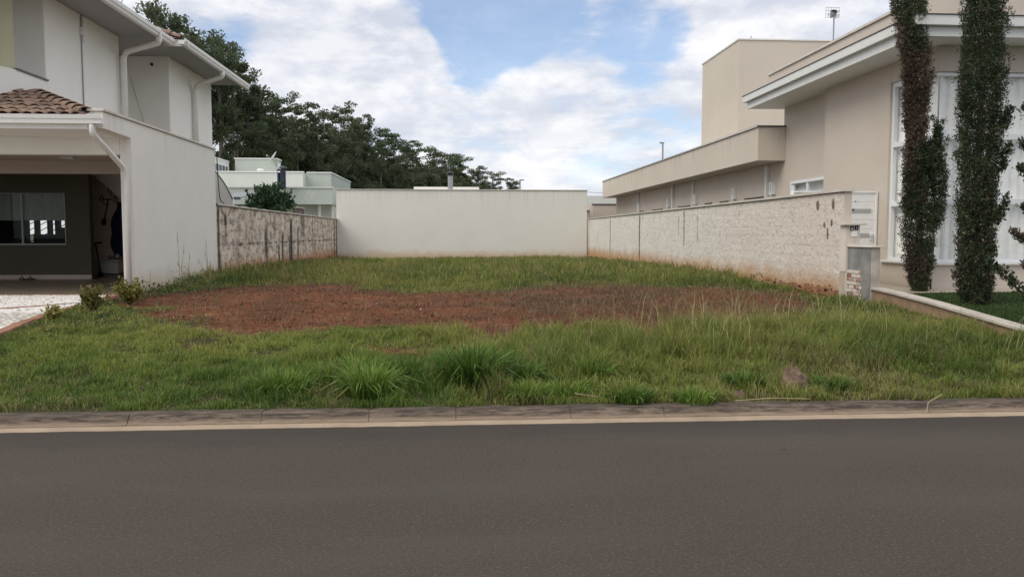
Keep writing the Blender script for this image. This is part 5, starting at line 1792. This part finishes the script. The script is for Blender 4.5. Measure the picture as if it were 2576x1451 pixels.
# long pale stalks bending over in the grass
n = 5200
x, y = scatter(n, -1.2, 6.4, 8.3, 13.2)
k = keep_lot(x, y) & (rg.random(n) < (.10 + .9 * sstep(.45, .75, vnoise(x, y, .8, 2))) * (sstep(.2, 2, x) * .9 + .10)) & (soilmask(x, y) < .75)
x, y = x[k], y[k]
h = rg.uniform(.25, .62, len(x)) * (.6 + .6 * sstep(1.0, 2.5, x) * sstep(12, 9.5, y))
c = mixcol([(.22, .23, .08), (.36, .34, .14), (.46, .41, .22)], rg.random(len(x)))
o = blades('grass_stalks', x, y, gz(x, y), h, np.full(len(x), .0062), np.clip(rg.normal(.5, .22, len(x)), .05, .92), c, rg)
tag(o, 'long pale seed stalks leaning over the grass', 'grass', None, 'stuff')
n = 3600
x, y = scatter(n, -6, 6.7, 18.5, 41.9)
k = rg.random(n) < sstep(.40, .7, vnoise(x, y, .5, 2))
x, y = x[k], y[k]
o = blades('back_stalks', x, y, gz(x, y), rg.uniform(.2, .5, len(x)) * (1 - .3 * sstep(24, 36, y)), np.full(len(x), .010), np.clip(rg.normal(.35, .2, len(x)), .05, .9), mixcol([(.17, .165, .06), (.30, .26, .14)], rg.random(len(x))), rg)
tag(o, 'pale seed stalks in the back of the lot', 'grass', None, 'stuff')
# dead stubble on the soil
n = 34000
x, y = scatter(n, -5, 6.3, 9.3, 18.6)
k = (soilmask(x, y) > .3) & (rg.random(n) < .25 + .75 * sstep(-.3, 1.2, x) * sstep(.3, .6, vnoise(x, y, 1.1, 3)))
x, y = x[k], y[k]
o = blades('dead_stubble', x, y, gz(x, y) - .01, rg.uniform(.03, .15, len(x)), np.full(len(x), .009), rg.uniform(.3, .95, len(x)), mixcol([(.10, .075, .045), (.26, .20, .12)], rg.random(len(x))), rg)
tag(o, 'dead grass stubble lying over the red soil', 'grass', None, 'stuff')
# neighbour's lawn
n = 36000
x, y = scatter(n, 7.16, 12, 6.9, 13.75)
k = y < np.interp(x, [7.1, 7.9, 9.2, 12], [13.15, 13.55, 13.68, 13.62])
x, y = x[k], y[k]
f = vnoise(x, y, .8, 3)
o = blades('neighbour_lawn', x, y, rz(y) - .005, rg.uniform(.03, .075, len(x)), rg.uniform(.007, .011, len(x)), rg.uniform(.2, .85, len(x)), mixcol([(.022, .048, .012), (.045, .085, .02), (.07, .105, .03)], f), rg)
tag(o, 'deep green mown lawn around the cypresses', 'grass', None, 'stuff')


# broad bladed tufts, each a thing
def tuft(x, y, h, rad, n, cols, lab, seed, wid=.012):
    rg = np.random.default_rng(seed)
    z0 = float(gz(x, y))
    a = rg.uniform(0, 2 * np.pi, n)
    rr = np.sqrt(rg.random(n)) * rad
    px, py = x + np.cos(a) * rr * .55, y + np.sin(a) * rr * .45
    lean = np.clip(.10 + rr / rad * .75 + rg.normal(size=n) * .17, .03, .96)
    hh = h * rg.uniform(.55, 1.15, n)
    o = blades('grass_tuft', px, py, np.full(n, z0 - .01), hh, wid * rg.uniform(.7, 1.3, n), (a + rg.normal(size=n) * .5, lean), mixcol(cols, rg.random(n)), rg, off=(x, y, z0), tipcol=1.35)
    o.location = (x, y, z0)
    return tag(o, lab, 'grass tuft', 'broad bladed grass tufts')


DK = [(.04, .085, .014), (.08, .15, .024), (.13, .20, .04)]
BR = [(.08, .145, .022), (.135, .22, .036), (.20, .28, .06)]
tuft(.14, 7.55, .44, .46, 560, DK, 'largest dark green grass tuft in the middle of the verge', 1, .024)
tuft(-.80, 7.20, .34, .36, 420, BR, 'bright yellow green grass tuft between the thin lawn and the dark tuft', 2, .020)
tuft(-1.62, 7.38, .24, .42, 380, BR, 'low spreading bright grass tuft by the short lawn', 3, .017)
tuft(.62, 7.08, .17, .36, 380, BR, 'low bright grass tuft in front of the largest dark tuft', 4, .017)
tuft(.60, 7.62, .24, .3, 240, DK, 'medium dark grass tuft just behind the low bright one', 5, .02)
tuft(1.55, 6.98, .15, .36, 260, DK, 'low dark bluish grass tuft near the kerb', 6, .02)
tuft(2.12, 6.90, .16, .30, 150, BR, 'grass tuft spilling broad blades over the kerb', 7, .02)
tuft(-.95, 7.85, .30, .3, 240, BR, 'upright grass tuft behind the bright yellow green one', 8, .017)
tuft(1.35, 7.75, .24, .3, 200, BR, 'loose green grass tuft behind the dark bluish one', 9, .017)
tuft(2.75, 7.35, .20, .3, 190, DK, 'dark grass tuft beside the large clod of earth', 10, .018)
tuft(3.55, 7.25, .16, .3, 170, DK, 'dark grass tuft past the large clod of earth', 11, .018)
tuft(-2.4, 7.9, .14, .35, 200, DK, 'low dark grass tuft inside the short lawn', 12, .010)
tuft(-.45, 7.75, .30, .4, 260, DK, 'dark grass tuft touching the largest one on its garage side', 15, .017)
tuft(-1.2, 7.65, .27, .38, 220, BR, 'ragged green grass tuft between the two bright ones', 16, .014)
tuft(.38, 7.95, .34, .4, 260, DK, 'tall dark grass tuft rising behind the largest one', 17, .017)
tuft(1.0, 7.2, .16, .4, 220, BR, 'flat bright grass tuft between the low bright one and the bluish one', 18, .013)
tuft(-.35, 30, .36, .6, 160, BR, 'bright grass tuft far back before the cream wall', 13, .03)
tuft(-3.3, 31, .40, .8, 200, BR, 'bright grass tuft far back near the stained wall', 14, .03)


def weed(x, y, h, lab, seed, heads=3):
    rg = np.random.default_rng(seed)
    z0 = float(gz(x, y))
    t = thing('tall_weed', (x, y, z0), lab, 'weed', 'tall thin weeds at the white wall')
    mb = MB()
    for k in range(heads):
        dx, dy = rg.normal() * .12 * k, rg.normal() * .08
        hh = h * (1 - .22 * k)
        mb.tube([(x, y, z0 - .03), (x + dx * .4, y + dy * .4, z0 + hh * .55), (x + dx, y + dy, z0 + hh)], [.006, .005, .003], 4)
        mb.tube([(x + dx * .9, y + dy * .9, z0 + hh * .86), (x + dx, y + dy, z0 + hh * 1.06)], [.008, .003], 4)
    add('stem', mb, 'dry', t)
    n = 46
    leaves_obj('foliage', leaf_quads(np.stack([x + rg.normal(size=n) * .12, y + rg.normal(size=n) * .08, z0 + np.abs(rg.normal(size=n)) * .18 * h + .02], 1), .05, .18, rng=rg, updir=((0, 0, 1), .4)), 'shrub', t, off=(x, y, z0))


weed(-5.55, 16.4, 1.12, 'tallest thin weed standing against the white wall', 61, 2)
weed(-5.75, 18.9, .95, 'nodding weed by the far end of the white wall', 62, 4)
weed(-5.8, 17.6, .7, 'short branching weed against the middle of the white wall', 63, 4)
weed(-5.75, 15.4, .45, 'low weed nearest the garage pillar', 64, 3)
weed(-5.1, 16.9, .55, 'seeding weed a step out from the white wall', 65, 3)
# leafy ground weeds under the white wall and on the driveway edge
pts = []
for (x0, x1, y0, y1, n, hh) in ((-6.1, -5.0, 15.0, 19.5, 800, .17), (-6.1, -5.3, 19.5, 23, 300, .22), (-5.5, -4.9, 9.0, 12.5, 620, .07), (-5.9, -5.3, 12.5, 15.2, 240, .08), (-6.15, -5.7, 23, 41, 900, .3), (6.5, 6.95, 14, 41, 1300, .22), (-5.0, -4.0, 6.95, 7.8, 500, .07)):
    x, y = scatter(n, x0, x1, y0, y1)
    k = (vnoise(x, y, 1.1, 2) > .42) & (x > drive_edge(y) + .03)
    x, y = x[k], y[k]
    pts.append(np.stack([x, y, gz(x, y) + rg.random(len(x)) * hh], 1))
o = leaves_obj('leafy_weeds', leaf_quads(np.concatenate(pts), .032, .5, rng=rg), 'weed')
tag(o, 'low leafy weeds along the foot of the walls and the driveway', 'weeds', None, 'stuff')


# ------------------------------------------------------------------ small things on the ground
def clod(x, y, sx, sy, sz, lab, seed, mat='mound', name='earth_clod', cat='clod', group='clods of earth'):
    rg = np.random.default_rng(seed)
    z0 = float(gz(x, y))
    mb = MB()
    rows = []
    for i in range(10):
        ph = math.pi * .56 * i / 9
        row = []
        for j in range(17):
            a = 2 * math.pi * (j % 16) / 16
            k = .68 + .62 * float(vnoise(math.cos(a) * 2 + seed * 3, math.sin(a) * 2 + ph * 3, 1.0, 3))
            row.append((x + sx * k * math.sin(ph) * math.cos(a), y + sy * k * math.sin(ph) * math.sin(a), z0 - .02 + sz * k * math.cos(ph) * 1.15))
        rows.append(row)
    mb.grid(rows)
    return add(name, mb, mat, org=(x, y, z0), label=lab, cat=cat, group=group)


clod(3.20, 7.30, .13, .11, .19, 'large pointed clod of brown earth in the grass', 3)
clod(2.58, 7.06, .065, .055, .06, 'small low clod of brown earth nearer the kerb', 5)
for i, (x, y, s, lab) in enumerate(((-1.36, 13.6, .035, 'palest pebble lying on the red soil'), (-1.2, 14.6, .025, 'small pebble behind the palest one on the red soil'), (-.55, 12.3, .03, 'pebble on the red soil by the grass edge'), (-.5, 11.6, .028, 'pebble half in shade nearest the grass edge'), (2.0, 12.9, .02, 'tiny pebble alone on the darker soil'))):
    clod(x, y, s * .6, s * .5, s * .5, lab, 20 + i, 'pebble', 'pebble', 'pebble', 'pebbles on the red soil')
# crumbs of soil, nobody could count them
n = 5200
x, y = scatter(n, -5.2, 6.2, 9.5, 18.6)
k = soilmask(x, y) > .45
x, y = x[k], y[k]
n = len(x)
sz = rg.uniform(.005, .012, n) * (1 + 2.4 * rg.random(n) ** 9)
oc = np.array([(1, 0, 0), (-1, 0, 0), (0, 1, 0), (0, -1, 0), (0, 0, 1), (0, 0, -1)], float)
v = oc[None] * sz[:, None, None] * rg.uniform(.6, 1.5, (n, 6, 1)) + rg.normal(size=(n, 6, 3)) * sz[:, None, None] * .25
v += np.stack([x, y, gz(x, y) - .004], 1)[:, None]
fc = np.array([(0, 2, 4), (2, 1, 4), (1, 3, 4), (3, 0, 4), (2, 0, 5), (1, 2, 5), (3, 1, 5), (0, 3, 5)])
o = np_mesh('soil_crumbs', v.reshape(-1, 3), (np.arange(n)[:, None, None] * 6 + fc[None]).ravel(), np.full(n * 8, 3), 'crumb')
tag(o, 'crumbs of red brown soil over the bare patch', 'soil', None, 'stuff')
for i, (p, lab) in enumerate((([(2.45, 6.80, .125), (2.8, 6.82, .14), (3.15, 6.83, .125)], 'long dry stalk lying along the kerb top'), ([(4.15, 6.68, .02), (4.2, 6.74, .10), (4.38, 6.82, .15)], 'dry stalk bent over the kerb face'), ([(1.05, 7.0, .17), (1.25, 6.93, .15)], 'short dry stalk in the grass by the kerb'))):
    add('dry_stalk', MB().tube(p, .0042, 5), 'dry', org=p[0], label=lab, cat='stalk', group='dry stalks at the kerb')
lv = []
for k in range(70):
    x, y = rg.uniform(-4.6, 5.2), rg.uniform(6.9, 9.6)
    lv.append((x, y, float(gz(x, y)) + rg.uniform(.03, .07)))
o = leaves_obj('fallen_leaves', leaf_quads(np.array(lv), .028, .5, rng=rg, updir=None), 'cypdead')
tag(o, 'few brown fallen leaves in the verge grass', 'leaves', None, 'stuff')
